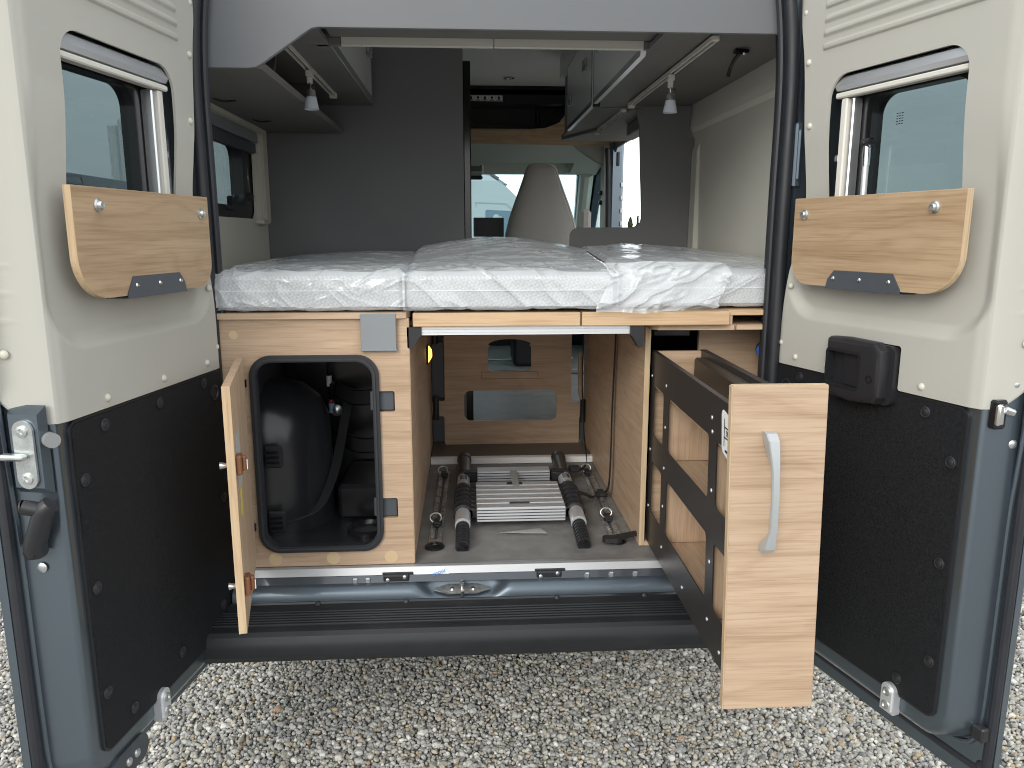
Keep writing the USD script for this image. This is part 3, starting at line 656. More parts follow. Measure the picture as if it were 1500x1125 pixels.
    if s < 0:
        # latch plate in its pocket on the free edge, release lever, buffer
        put('latch_pocket', Manifold.hull_points(np.array([(.658, -.086, 1.02), (.658, -.016, 1.02), (.658, -.086, 1.19), (.658, -.016, 1.19), (.676, -.080, 1.035), (.676, -.022, 1.035), (.676, -.080, 1.175), (.676, -.022, 1.175)])), PAINT, 30)
        lp = unary_union([sbox(-.020, 1.055, .020, 1.145), Point(0, 1.055).buffer(.020), Point(0, 1.145).buffer(.020)])
        put('latch_plate', ext(lp, .005, (.677, -.050, 0), (0, 1, 0), (0, 0, 1)), STEEL, 30)
        put('latch_hook', cbox(.682, .702, -.092, -.042, 1.093, 1.104, .004), STEEL)
        for zz in (1.055, 1.145):
            put('latch_screw', lathe([(.011, 0), (.011, .003), (.006, .004), (.005, .001), (0, .001)], (.682, -.050, zz), (1, 0, 0), 16), STEEL, 40)
        put('rubber_buffer', tube([(.655, -.020, 1.125), (.676, .004, 1.128)], .014, 16), plain('grey_rubber', (0.20, 0.20, 0.20), 0.7))
        lev = catmull([(.668, -.062, .905), (.676, -.056, .925), (.686, -.036, .96), (.688, -.020, .995), (.684, -.008, 1.008)], 5)
        put('release_lever', tube(lev, np.linspace(.021, .017, len(lev)), 14), BLACK)
        put('lever_grip', [tube([(.688, -.020, .997), (.700, -.052, 1.006)], .014, 14), dome_at((.700, -.052, 1.006), (.3, -1, 0), .014, .006)], BLACK)
        put('lever_pivot', lathe([(.012, 0), (.012, .004), (.008, .004), (.007, -.004), (0, -.004)], (.684, -.062, .908), (1, 0, 0), 16), BLACKG)
        put('edge_bolt', dome_at((.659, -.062, .868), (1, 0, 0), .011, .004), STEEL)
        put('rim_plate', uz(rrect(.47, .60, .335, .398, .03), -.10, -.006), PAINTD, 30)
        for uu in (.515, .545):
            put('rim_screw', dome_at((uu, -.006, .365), (0, 1, 0), .010, .005), STEEL)
    else:
        # grab handle box with recessed pull
        hp = Polygon([(.240, 1.254), (.30, 1.258), (.395, 1.256), (.416, 1.240), (.418, 1.20), (.416, 1.13), (.40, 1.112), (.33, 1.104), (.26, 1.108), (.244, 1.116), (.238, 1.18)])
        hw = rrect(.250, .352, 1.140, 1.222, .006)
        put('handle_box', uz(rrect(.236, .432, 1.112, 1.250, .02), -.012, .012), BLACK, 30)
        hp = hp.buffer(-.008).buffer(.008)
        hc = lambda p, w_: [(x, w_, z_) for x, z_ in np.array(p.exterior.coords)[:-1]]
        put('grab_handle', (Manifold.hull_points(np.array(hc(hp, .012) + hc(hp, .026) + hc(hp.buffer(-.004), .034) + hc(hp.buffer(-.012), .038))) - uz(hw, .016, .2)), BLACK, 30)
        put('handle_recess', (uz(hw.buffer(.006) - hw.buffer(-.001), .012, .0385)), BLACKP, 30)
        put('pull', Manifold.hull_points(np.array([(.285, .014, 1.143), (.351, .014, 1.143), (.285, .014, 1.219), (.351, .014, 1.219), (.285, .020, 1.143), (.351, .031, 1.143), (.285, .020, 1.219), (.351, .031, 1.219)])), BLACK, 30)
        put('handle_screw', lathe([(.0095, .0), (.0095, .002), (.007, .002), (.0065, -.012), (0, -.012)], (.388, .0375, 1.170), (0, 1, 0), 16), BLACKG)
        # lock slot on the free edge
        put('lock_slot', cbox(.640, .667, -.052, -.022, 1.112, 1.172, .004), BLACKG)
        put('lock_catch', [tube([(.666, -.040, 1.155), (.668, -.050, 1.150), (.668, -.060, 1.146)], .010, 12), cbox(.660, .672, -.040, -.022, 1.120, 1.165, .004)], CHROME, 40)
        for ww, zz in ((-.075, 1.20), (-.100, 1.205), (-.086, 1.075)):
            put('edge_bolt', dome_at((.659 if ww > -.09 else .664, ww, zz), (1, .2, 0), .010, .005), STEEL)
        put('corner_block', cbox(.655, .685, -.098, -.075, .40, .435, .004), BLACK)
rear_door((-.73, 0), 9.55, -1, 'rear door with a latch hook and black release lever')
rear_door((.779, 0), 15.93, 1, 'rear door with a black grab handle')

# ------------------------------------------------------------------ bed platform and mattresses
BP = thing('bed_platform', 'oak boarded bed platform with an aluminium rail along its rear edge, carrying the mattresses', 'bed platform', (0, 0, 1.25))
part(BP, 'side_board', xy(Polygon([(-.735, -.012), (-.262, -.012), (-.240, -.004), (-.232, .02), (-.232, 1.33), (-.92, 1.33), (-.92, .06), (-.735, .06)]), 1.2785, 1.294), WX, 30)
for x0, x1 in ((-.222, .2315), (.2355, .645)):
    part(BP, 'bed_board', cbox(x0, x1, -.008, .30, 1.2545, 1.292, .002), PLY)
part(BP, 'slatted_base', cbox(-.222, .90, .30, 1.33, 1.262, 1.290, .002), WX)
part(BP, 'aluminium_rail', yz(Polygon([(.008, 1.2305), (.008, 1.236), (.0095, 1.237), (.008, 1.238), (.008, 1.2445), (.0095, 1.2455), (.008, 1.2465), (.008, 1.2535), (.04, 1.2535), (.04, 1.2305)]), -.200, .372), ALUM, 30)
for s, x in ((-1, -.205), (1, .375)):
    part(BP, 'rail_bracket', xz(Polygon([(x + s * -.004, 1.2535), (x + s * .034, 1.2535), (x + s * .034, 1.198), (x + s * .022, 1.192), (x + s * .004, 1.222), (x - s * .004, 1.228)]), .0, .05), BLACK, 30)
part(BP, 'board_gap_clip', [cbox(.2318, .2352, -.006, .0, 1.258 + k * .008, 1.262 + k * .008, .0005) for k in range(4)], BLACK)

def mattress(name, label, x0, x1, y0, y1, z0, z1, hump, seed, crn=.02):
    t = thing(name, label, 'mattress', ((x0 + x1) / 2, (y0 + y1) / 2, z0))
    # core: rounded foam block with slightly wavy faces
    def block(x0, x1, y0, y1, z0, z1, r, n):
        b = trimesh.creation.box((1, 1, 1)); b = b.subdivide().subdivide().subdivide().subdivide().subdivide()
        v = np.sign(b.vertices) * np.abs(b.vertices)
        c = np.array([(x0 + x1) / 2, (y0 + y1) / 2, (z0 + z1) / 2]); h = np.array([x1 - x0, y1 - y0, z1 - z0]) / 2
        p = v * 2 * h; q = np.clip(p, -(h - r), h - r); dd = p - q; L = np.linalg.norm(dd, axis=1, keepdims=True)
        p = np.where(L > 1e-9, q + dd / np.maximum(L, 1e-9) * np.minimum(L, r), p)
        w = (meshkit.fbm((p + c) * 6.0, 2, seed) - .5)[:, None]
        nrm = p / h; nrm = np.where(np.abs(nrm) > .98, np.sign(nrm), 0)
        return (p + c + nrm * w * .010, b.faces)
    core = part(t, 'foam_core', block(x0, x1, y0, y1, z0, z1, crn, 5), MATTF, 40)
    for zz in ((z0 * .45 + z1 * .55),):
        part(core, 'seam', cbox(x0 + .01, x1 - .01, y0 - .0035, y0 + .004, zz - .0012, zz + .0012, .0008), plain('seam_white_' + str(seed), (0.7, 0.7, 0.7), 0.6))
    # plastic film: over the top, down the front and a little way under
    ns, nx = 210, 230
    so = .008
    prof = np.array([(y1, z1 + so), (y0 + .030, z1 + so), (y0 + .008, z1 + so * .6), (y0 - so, z1 - .014), (y0 - so * 1.2, (z0 + z1) / 2), (y0 - so, z0 + .012), (y0 + .0, z0 + .002)])
    seg = np.concatenate([[0], np.cumsum(np.linalg.norm(np.diff(prof, axis=0), axis=1))])
    tt = np.concatenate([np.linspace(0, seg[1], 120, endpoint=False), np.linspace(seg[1], seg[-1], ns - 120)])
    Y, Z = np.interp(tt, seg, prof[:, 0]), np.interp(tt, seg, prof[:, 1])
    X = np.linspace(x0 - .006, x1 + .006, nx)
    S, XX = np.meshgrid(tt, X, indexing='ij')
    P = np.stack([XX, np.repeat(Y[:, None], nx, 1), np.repeat(Z[:, None], nx, 1)], -1)
    N = np.gradient(P, axis=0); N = np.stack([np.zeros_like(XX), -N[..., 2], N[..., 1]], -1); N /= np.linalg.norm(N, axis=-1, keepdims=True); N *= -1
    N = np.where((N[..., 2:3] < -.3), -N, N)
    q = np.stack([XX, S, np.full_like(XX, seed * 3.1)], -1)
    ang = meshkit.fbm(q * 2.3, 2, seed + 9) * 3.0
    r1 = 1 - np.abs(2 * meshkit.fbm(np.stack([(XX * np.cos(.7) + S * np.sin(.7)) * 3.5, (-XX * np.sin(.7) + S * np.cos(.7)) * 13, ang], -1), 3, seed + 1) - 1)
    r2 = 1 - np.abs(2 * meshkit.fbm(np.stack([(XX * np.cos(-.5) + S * np.sin(-.5)) * 4, (-XX * np.sin(-.5) + S * np.cos(-.5)) * 16, ang * 1.3], -1), 3, seed + 2) - 1)
    r3 = meshkit.fbm(q * 3.2, 2, seed + 3)
    m1 = np.clip(meshkit.fbm(q * 2.0, 2, seed + 21) * 2.2 - .6, 0, 1)
    amp = r1 ** 9 * .015 * m1 + r2 ** 12 * .013 * (1 - m1) + (r3 - .5) * .016
    onTop = np.clip((seg[1] - S) / .15, 0, 1); onTop = onTop * onTop * (3 - 2 * onTop)
    P += N * (amp * (.60 - .25 * onTop))[..., None]
    P[..., 2] += onTop * hump(XX, P[..., 1]) + onTop * .006
    P[..., 1] = np.where(onTop < .02, np.minimum(P[..., 1], y0 + .06), P[..., 1])
    edge = np.clip(1 - np.minimum(XX - X[0], X[-1] - XX) / .02, 0, 1)
    P[..., 2] -= edge ** 2 * .012 * (Z[:, None] > z1)
    part(t, 'plastic_cover', sheet(P), FILM, True)
    return t
def bump2(cx, cy, sx, sy, h):
    return lambda X, Y: h * np.exp(-((X - cx) / sx) ** 2 - ((Y - cy) / sy) ** 2)
mattress('mattress', 'white quilted mattress in clear film above the gas locker, beside the blind window', -.735, -.247, .0, 1.30, 1.297, 1.397, bump2(-.40, .8, .3, .45, .026), 1)
M2 = mattress('mattress', 'widest film-wrapped white mattress in the middle of the bed, above the ladder', -.240, .325, -.012, 1.31, 1.297, 1.397, bump2(.04, .72, .36, .42, .078), 2)
M3 = mattress('mattress', 'film-wrapped white mattress set back above the pull-out drawer', .345, .905, .05, 1.31, 1.297, 1.397, bump2(.5, .68, .38, .45, .052), 3)
# loose sheet of film hanging in the gap between the middle and the set-back mattress
def drape():
    nu, nv = 70, 60
    a, b = np.meshgrid(np.linspace(0, 1, nu), np.linspace(0, 1, nv), indexing='ij')
    x = .29 + a * .34 + .02 * np.sin(b * 5)
    z = 1.425 - b ** 1.1 * (.142 - .03 * np.abs(a - .35))
    y = .015 - .040 * b ** .5 + .055 * a * (1 - b * .5) * (b ** .3)
    q = np.stack([x * 14 + b * 3, b * 5 - a * 2.0, np.zeros_like(a)], -1)
    rr = 1 - np.abs(2 * meshkit.fbm(q * np.array([.95, .4, 1]), 3, 77) - 1)
    y = y - rr ** 6 * .022 - .004
    z = z + (meshkit.fbm(q * .5, 2, 31) - .5) * .02
    return np.stack([x, y, z], -1)
part(M2, 'plastic_cover', sheet(drape()), FILM, True, 'loose crumpled film bunched at the mattress corner')

# ------------------------------------------------------------------ left cabinet with the gas bottle locker
GL = thing('gas_locker', 'oak cabinet with a black lined gas bottle locker and its hatch open', 'cabinet', (-.48, .25, .57))
fp = Polygon([(-.755, .5735), (-.2345, .5735), (-.2345, 1.278), (-.755, 1.278)])
hole = rrect(-.660, -.322, .622, 1.176, .055)
for z0, z1 in ((1.020, 1.078), (.712, .771)):
    hole = hole.union(rrect(-.34, -.277, z0, z1, .006))
hole = hole.buffer(.004).buffer(-.004)
part(GL, 'front_panel', xz(fp - hole, .0, .016), WX, 30)
part(GL, 'side_panel', cbox(-.2535, -.2345, .0165, 1.25, .572, 1.262, .001), WY)
part(GL, 'panel_edge', cbox(-.2342, -.2328, .0, .0168, .575, 1.277, .0005), WE)
sealp = rrect(-.664, -.318, .618, 1.180, .058) - rrect(-.646, -.336, .636, 1.162, .045)
part(GL, 'hatch_seal', xz(sealp, -.010, .014), RUBBER, 40)
part(GL, 'hatch_seal_lip', xz(rrect(-.655, -.327, .627, 1.171, .05) - rrect(-.650, -.332, .632, 1.166, .046), -.014, -.009), plain('seal_sheen', (0.025, 0.027, 0.03), 0.35), 40)
for z0, z1 in ((1.020, 1.078), (.712, .771)):
    part(GL, 'hinge_recess', cbox(-.345, -.279, .008, .018, z0 + .002, z1 - .002, .003), SLATEG)
# liner: black moulded box with a wheel arch bulge
lin = (cbox(-.700, -.300, .018, .55, .600, 1.215, .01) - cbox(-.690, -.308, .0, .54, .612, 1.205, .03))
part(GL, 'liner', lin, LINER, 40)
arch = Manifold.extrude(CrossSection([np.array([(.10, .60), (.10, 1.00), (.16, 1.06), (.28, 1.07), (.40, 1.02), (.50, .90), (.54, .75), (.54, .60)])]), .13)
part(GL, 'wheel_arch', Manifold.hull_points(lathe([(.195, 0), (.195, .27), (.188, .33), (.165, .385), (.12, .425), (.06, .445), (0, .45)], (-.705, .31, .612), (0, 0, 1), 48)[0]) ^ cbox(-.69, -.3, .0, .55, .6, 1.2), LINER, 40)
part(GL, 'liner_step', cbox(-.49, -.31, .26, .535, .61, .725, .012), LINER)
part(GL, 'bottle_ring', lathe([(.062, 0), (.062, .012), (.052, .016), (.048, .004), (0, .004)], (-.385, .16, .6125), (0, 0, 1), 28), LINER, 40)
part(GL, 'liner_slot', cbox(-.37, -.32, .262, .266, .655, .66, .001), SLATEG)
for z in (.985, .825):
    st = part(GL, 'bottle_strap', ribbon(catmull([(-.52, .50, z), (-.45, .40, z - .005), (-.38, .36, z + .003), (-.312, .36, z + .01)], 8), (0, 0, 1), .045, .004), WEB, 30)
    part(st, 'strap_edge', [ribbon(catmull([(-.52, .497, z + d), (-.45, .397, z - .005 + d), (-.38, .357, z + .003 + d), (-.312, .357, z + .01 + d)], 8), (0, 0, 1), .004, .007) for d in (-.024, .024)], BLACKG, 30)
    part(st, 'strap_buckle', cbox(-.535, -.523, .46, .50, z - .028, z + .028, .003), BLACKG)
part(GL, 'loose_strap', ribbon(catmull([(-.475, .46, .96), (-.485, .36, .86), (-.495, .24, .77), (-.525, .13, .70), (-.59, .10, .672), (-.63, .09, .668)], 8), (.75, .1, .3), .034, .003), WEB, 30)
for z in (.87, .672):
    bk = part(GL, 'clip_buckle', cbox(-.662, -.612, .085, .10, z - .032, z + .032, .004), BLACK)
    for k in range(3):
        part(bk, 'buckle_bar', cbox(-.655, -.620, .080, .086, z - .018 + k * .015, z - .011 + k * .015, .001), BLACKG)
GH = thing('gas_hose', 'short black gas hose with white and red collars hanging inside the locker', 'gas hose', (-.54, .50, 1.0))
gx, gy = -.545, .50
part(GH, 'hose', tube(catmull([(gx, gy, 1.13), (gx + .003, gy - .012, 1.08), (gx + .006, gy - .015, 1.00), (gx + .010, gy - .02, .94)], 6), .0055, 10), BLACKG)
part(GH, 'connector', [tube([(gx, gy, 1.125), (gx, gy, 1.15)], .010, 10), tube([(gx - .015, gy, 1.137), (gx + .015, gy, 1.137)], .005, 8), dome_at((gx + .03, gy, 1.137), (0, -1, 0), .006, .005)], CHROME)
part(GH, 'white_sleeve', tube([(gx + .0045, gy - .015, 1.035), (gx + .006, gy - .016, 1.00)], .0095, 12), PAPER)
part(GH, 'red_collar', tube([(gx + .009, gy - .019, .955), (gx + .010, gy - .02, .945)], .009, 12), REDP)
part(GH, 'blue_collar', tube([(gx + .010, gy - .02, .943), (gx + .011, gy - .021, .91)], .010, 12), plain('pale_blue_plastic', (0.3, 0.42, 0.6), 0.4))
part(GH, 'valve_cap', lathe([(.020, 0), (.020, .006), (.012, .010), (.004, .012), (0, .012)], (gx + .026, gy - .02, .918), (0, -1, 0), 20), STEEL)
# grey flap, cover caps, small hinges and the hatch leaf
part(GL, 'grey_flap', [cbox(-.361, -.267, -.016, -.012, 1.196, 1.292, .001), cbox(-.363, -.265, -.018, -.0005, 1.1915, 1.197, .001)], MGREY)
for x in (-.625, -.463, -.300):
    part(GL, 'cover_cap', lathe([(.019, 0), (.019, .0008), (0, .0009)], (x, -.0002, .596), (0, -1, 0), 24), SPOTW, False)
part(GL, 'cover_cap', lathe([(.012, 0), (.012, .0008), (0, .0009)], (-.70, -.0002, 1.235), (0, -1, 0), 20), SPOTW, False)
for z in (1.105, .695):
    part(GL, 'hatch_catch', [cbox(-.688, -.672, -.010, -.0005, z - .011, z + .011, .002), cbox(-.684, -.676, -.016, -.009, z - .004, z + .004, .001)], BLACKG)
hv = np.array([(-.672, -.022), (-.585, -.432)]); hd = (hv[1] - hv[0]); hl_ = np.linalg.norm(hd); hd /= hl_; hn = np.array([-hd[1], hd[0]])
if hn[0] < 0: hn = -hn
def leaf(u0, u1, w0, w1, z0, z1, b=.001):
    v, f = arr(cbox(u0, u1, w0, w1, z0, z1, b))
    out = np.stack([hv[0][0] + v[:, 0] * hd[0] + v[:, 1] * hn[0], hv[0][1] + v[:, 0] * hd[1] + v[:, 1] * hn[1], v[:, 2]], 1)
    t = trimesh.Trimesh(out, f, process=False)
    return out, (f[:, ::-1] if t.volume < 0 else f)
HL = part(GL, 'hatch', leaf(0, hl_, -.018, 0, .605, 1.180), WZ, 30)
part(HL, 'edge_band', leaf(hl_, hl_ + .0015, -.0178, -.0002, .606, 1.179, .0004), WE, 30)
for z in (1.00, .715):
    la = part(HL, 'hatch_latch', [leaf(hl_ - .040, hl_ - .006, 0, .013, z - .022, z + .022, .003), leaf(hl_ - .030, hl_ - .014, .012, .022, z - .014, z + .020, .003)], BROWN)
    part(HL, 'latch_knob', tube([(*(hv[0] + hd * (hl_ - .02) + hn * -.019), z), (*(hv[0] + hd * (hl_ - .02) + hn * -.034), z)], [.005, .0085], 12), CHROME)
    part(HL, 'latch_tongue', leaf(hl_ - .026, hl_ - .018, .022, .024, z - .012, z + .010, .0005), PAPER)
part(HL, 'instruction_sticker', leaf(hl_ - .14, hl_ - .045, .0002, .0008, .93, 1.055, .0002), plain('grey_print', (0.42, 0.42, 0.41), 0.4))
part(HL, 'warning_sticker', leaf(hl_ - .10, hl_ - .07, .0002, .0008, .86, .925, .0002), YEL)
IL = thing('marker_lamp', 'small glowing amber lamp on the oak wall of the garage', 'lamp', (-.2345, .90, 1.04))
part(IL, 'lamp_body', cbox(-.2343, -.228, .86, .945, 1.005, 1.075, .004), BRONZE)
part(IL, 'lens', Manifold.hull_points(np.array([(-.228, .875, 1.01), (-.228, .93, 1.01), (-.228, .875, 1.07), (-.228, .93, 1.07), (-.215, .89, 1.03), (-.215, .915, 1.03), (-.215, .89, 1.055), (-.215, .915, 1.055)])), AMBER, 40)

# ------------------------------------------------------------------ garage bulkhead with its openings, ledge
GB = thing('garage_bulkhead', 'oak panel with an arched hole and a wide slot closing the end of the garage', 'panel', (.1, 1.2, .59))
bp_ = Polygon([(-.18, .592), (.412, .592), (.412, .711), (.442, .716), (.442, .772), (.385, .776), (.375, .79), (.375, 1.26), (-.177, 1.26), (-.177, .788), (-.232, .786), (-.232, .722), (-.180, .719)]).buffer(-.008).buffer(.016).buffer(-.008)
arch2 = unary_union([rrect(.012, .199, .915, 1.035, .022), Polygon([(.012, 1.03)] + [(.1055 + .0935 * math.cos(t), 1.03 + .027 * math.sin(t)) for t in np.linspace(math.pi, 0, 20)])])
slot2 = rrect(-.093, .311, .696, .832, .028)
part(GB, 'panel', xz(bp_ - arch2 - slot2, 1.2, 1.216), WX, 30)
fil = rrect(-.018, .228, .884, .914, .002)
part(GB, 'filler_strip', xz(fil.buffer(-.0012), 1.1985, 1.2105), WX, 30)
part(GB, 'strip_joint', xz(fil.buffer(.0012) - fil.buffer(-.0010), 1.1992, 1.2002), plain('joint_brown', (0.16, 0.09, 0.05), 0.7), False)
part(GB, 'ledge', cbox(-.2325, .4365, .985, 1.30, .571, .592, .002), LEDGE)
part(GB, 'ledge_profile', yz(Polygon([(.974, .5705), (.974, .5925), (.978, .595), (1.005, .595), (1.005, .592), (.986, .592), (.986, .5705)]), -.232, .4365), plain('pale_anodised', (0.82, 0.82, 0.81), 0.45), 30)
for z0, z1 in ((.80, 1.045), (.60, .715)):
    part(GB, 'hinge_plate', cbox(-.2325, -.179, 1.217, 1.222, z0, z1, .002), SLATEG)
for z in (1.09, .76):
    part(GB, 'knuckle', tube([(-.215, 1.185, z - .05), (-.215, 1.185, z + .05)], .013, 12), BLACK)
for z0, z1 in ((.60, .71),):
    part(GB, 'hinge_plate', cbox(.412, .4365, 1.217, 1.222, z0, z1, .002), SLATEG)
part(GB, 'knuckle', tube([(.425, 1.185, .69), (.425, 1.185, .79)], .012, 12), BLACK)
part(GB, 'wood_stay', tube(catmull([(.425, 1.29, .98), (.425, 1.27, .82), (.432, 1.24, .77)], 6), .010, 8), WZ)
# the passage floor beyond, seen through the holes
PF = part(VAN, 'step_edge', ext(Polygon([(-.5, 3.36), (.7, 3.50), (.7, 3.53), (-.5, 3.39)]), .006, (0, 0, .5985), (1, 0, 0), (0, 1, 0)), plain('pale_step_edge', (0.8, 0.8, 0.79), 0.5))
part(VAN, 'raised_floor', cbox(-.90, .90, 3.02, 4.2, .572, .598, .004), FLOOR)
part(VAN, 'passage_box', cbox(-.90, -.20, 1.45, 2.0, .5705, .80, .004), DBROWN)

# ------------------------------------------------------------------ right cabinet round the drawer
PB = thing('drawer_cabinet', 'oak carcass that houses the pull-out drawer, with a small open shelf above it', 'cabinet', (.6, .4, .57))
part(PB, 'side_panel', cbox(.437, .4515, .095, 1.25, .571, 1.252, .001), WY)
part(PB, 'panel_edge', cbox(.4362, .4522, .0935, .0955, .5715, 1.2515, .0006), WE)
part(PB, 'foot_rail', cbox(.4525, .475, .094, .16, .5705, .585, .001), WX)
part(PB, 'top_rail', xy(Polygon([(.437, .045), (.455, .022), (.665, .012), (.672, .02), (.672, .30), (.437, .30)]), 1.238, 1.2535), WX, 30)
part(PB, 'filler_panel', cbox(.625, .86, .20, .216, .571, 1.236, .001), WX)
part(PB, 'inner_panel', cbox(.455, .86, .90, .916, .571, 1.236, .001), DBROWN)
part(PB, 'inner_side', cbox(.845, .86, .217, .90, .571, 1.236, .001), DBROWN)
part(PB, 'shelf_top', cbox(.648, .80, .012, .30, 1.279, 1.293, .001), PLY)
part(PB, 'shelf_bottom', cbox(.6725, .80, .012, .30, 1.238, 1.2525, .001), WX)
part(PB, 'shelf_upright', cbox(.648, .660, .0125, .30, 1.2535, 1.2785, .001), WE)
part(PB, 'shelf_back', cbox(.661, .80, .28, .295, 1.2535, 1.2785, .001), DBROWN)
part(PB, 'runner', cbox(.47, .58, .14, .90, 1.205, 1.225, .003), BLACKG)
part(PB, 'blue_cap', lathe([(.022, 0), (.022, .018), (.018, .025), (0, .026)], (.800, .12, 1.165), (-.6, -.8, 0), 20), BLUEP, 40)
part(PB, 'cap_collar', lathe([(.028, -.02), (.028, 0), (.022, .004), (0, .004)], (.800, .12, 1.165), (-.6, -.8, 0), 20), BLACK, 40)
LV = thing('floor_lever', 'flat black plastic lever lying on the grey floor by the drawer cabinet', 'lever', (.40, .13, .58))
part(LV, 'arm', Manifold.hull_points(np.array([(p[0], p[1], z) for z in (.578, .592) for p in np.array(unary_union([Point(.345, .118).buffer(.016), Point(.372, .116).buffer(.018)]).convex_hull.exterior.coords)[:-1]])), BLACK, 40)
part(LV, 'handle', Manifold.hull_points(np.array([(.36, .10, .590), (.36, .134, .590), (.435, .12, .603), (.435, .137, .603), (.36, .10, .580), (.36, .134, .580), (.435, .12, .592), (.435, .137, .592)])), BLACK, 40)

# ------------------------------------------------------------------ pull-out drawer
PD = thing('pullout_drawer', 'tall narrow oak drawer pulled far out, with black perforated sides and a silver handle', 'drawer', (.51, -.3, .57))
tl = math.radians(1.4)
def lean(m):                                # the drawer sags a little to the right as it hangs on its runner
    v, f = arr(m); dz = v[:, 2] - 1.22; k = np.clip((.12 - v[:, 1]) / .75, 0, 1.05)
    v = v.copy(); v[:, 0] = v[:, 0] - dz * math.sin(tl) * k - .022 * k
    return v, f
def pd(name, m, mt, smooth=30, parent=None, label=None): return part(parent or PD, name, lean(m), mt, smooth, label)
fr = pd('front', cbox(.446, .632, -.684, -.666, .541, 1.2185, .0012), WF)
pd('edge_band', cbox(.4442, .4462, -.683, -.667, .542, 1.2175, .0006), WE, parent=fr)
pd('edge_band', cbox(.447, .631, -.683, -.667, 1.2183, 1.2197, .0006), WE, parent=fr)
# handle: flat-faced bow
hq = []
for t in np.linspace(0, 1, 41):
    z = 1.131 - t * .240
    e = max(0, 1 - min(t / .34, (1 - t) / .22))           # 1 at the ends, 0 along the grip
    e = e * e * (3 - 2 * e)
    hw_ = .0075 + .0038 * e
    yf = -.716 - math.sin(math.pi * t) ** .8 * .014 + .010 * max(0, 1 - t / .05) + .012 * max(0, 1 - (1 - t) / .05)
    yb = yf + .009 + max(0, e - .12) / .88 * (-.684 - yf - .009)
    x = .5195 - .003 * e
    hq.append([(x - hw_ + .002, yf, z), (x + hw_ - .002, yf, z), (x + hw_, yf + .003, z), (x + hw_ * .9, yb, z), (x - hw_ * .9, yb, z), (x - hw_, yf + .003, z)])
def loft(sec):
    sec = np.array(sec); k, n = sec.shape[:2]; f = []
    for i in range(k - 1):
        for j in range(n):
            a, b = i * n + j, i * n + (j + 1) % n
            f += [[a, b, b + n], [a, b + n, a + n]]
    for j in range(1, n - 1):
        f += [[0, j + 1, j], [(k - 1) * n, (k - 1) * n + j, (k - 1) * n + j + 1]]
    v = sec.reshape(-1, 3); f = np.array(f)
    if trimesh.Trimesh(v, f, process=False).volume < 0: f = f[:, ::-1]
    return v, f
HD = plain('silver_handle', (0.40, 0.42, 0.425), 0.42, metal=0.4)
hdl = pd('handle', loft(hq), HD, 25)
# side plates: black steel with window openings
plate = Polygon([(-.665, .585), (.115, .585), (.115, 1.163), (.08, 1.168), (-.665, 1.168)])
for z0, z1 in ((.925, 1.072), (.690, .845)):
    for y0, y1 in ((-.052, .072), (-.485, -.110), (-.632, -.540)):
        plate = plate - rrect(y0, y1, z0, z1, .014)
SP = pd('side_plate', yz(plate, .4615, .4645), DBROWN)
pd('plate_flange', cbox(.4615, .475, -.664, .113, 1.165, 1.1683, .001), DBROWN, parent=SP)
for y, z in ((.10, 1.095), (-.08, 1.10), (-.505, 1.115), (-.51, 1.085), (-.08, .985), (-.515, .955), (.095, .875), (-.08, .87), (-.08, .76), (-.515, .79), (.095, .70), (-.51, .65), (-.08, .64), (-.30, .625), (-.6, .62)):
    pd('rivet', dome_at((.4615, y, z), (-1, 0, 0), .0048, .0025, 10), ALUM, 50, SP)
stk = Polygon([(-.582, 1.065), (-.648, 1.05), (-.652, 1.138), (-.575, 1.150)]).buffer(-.01).buffer(.012)
st_ = pd('sticker', yz(stk, .4606, .4613), PAPER, False, SP)
pd('sticker_print', [yz(q, .4601, .4606) for q in (sbox(-.628, 1.115, -.594, 1.118), sbox(-.596, 1.076, -.593, 1.134), sbox(-.629, 1.076, -.626, 1.13), sbox(-.628, 1.094, -.594, 1.097), sbox(-.616, 1.10, -.613, 1.112), sbox(-.609, 1.10, -.606, 1.112), sbox(-.626, 1.066, -.602, 1.071), sbox(-.642, 1.10, -.636, 1.112))], BLACK, False, SP)
pd('back_panel', cbox(.4655, .604, .098, .113, .60, 1.167, .001), WX)
pd('right_panel', cbox(.606, .620, -.665, .113, .60, 1.150, .001), WZ)
pd('right_flange', yz(Polygon([(-.665, 1.1505), (.113, 1.1505), (.113, 1.169), (-.665, 1.169)]), .604, .622), DBROWN)
pd('rail', xz(Polygon([(.574, 1.100), (.574, 1.148), (.580, 1.154), (.603, 1.154), (.603, 1.100)]), -.664, .06), BRONZE)
for z in (1.08, .892, .655):
    pd('shelf', cbox(.465, .6055, -.665, .0975, z - .015, z, .001), WY)
pd('divider', cbox(.465, .6055, -.525, -.511, .656, .876, .001), WZ)
pd('divider', cbox(.465, .6055, -.525, -.511, .893, 1.064, .001), WZ)
pd('divider', cbox(.465, .6055, -.088, -.074, .656, .876, .001), WZ)
pd('divider', cbox(.465, .6055, -.088, -.074, .893, 1.064, .001), WZ)
pd('lip', cbox(.465, .604, -.664, -.650, 1.081, 1.125, .001), WX)

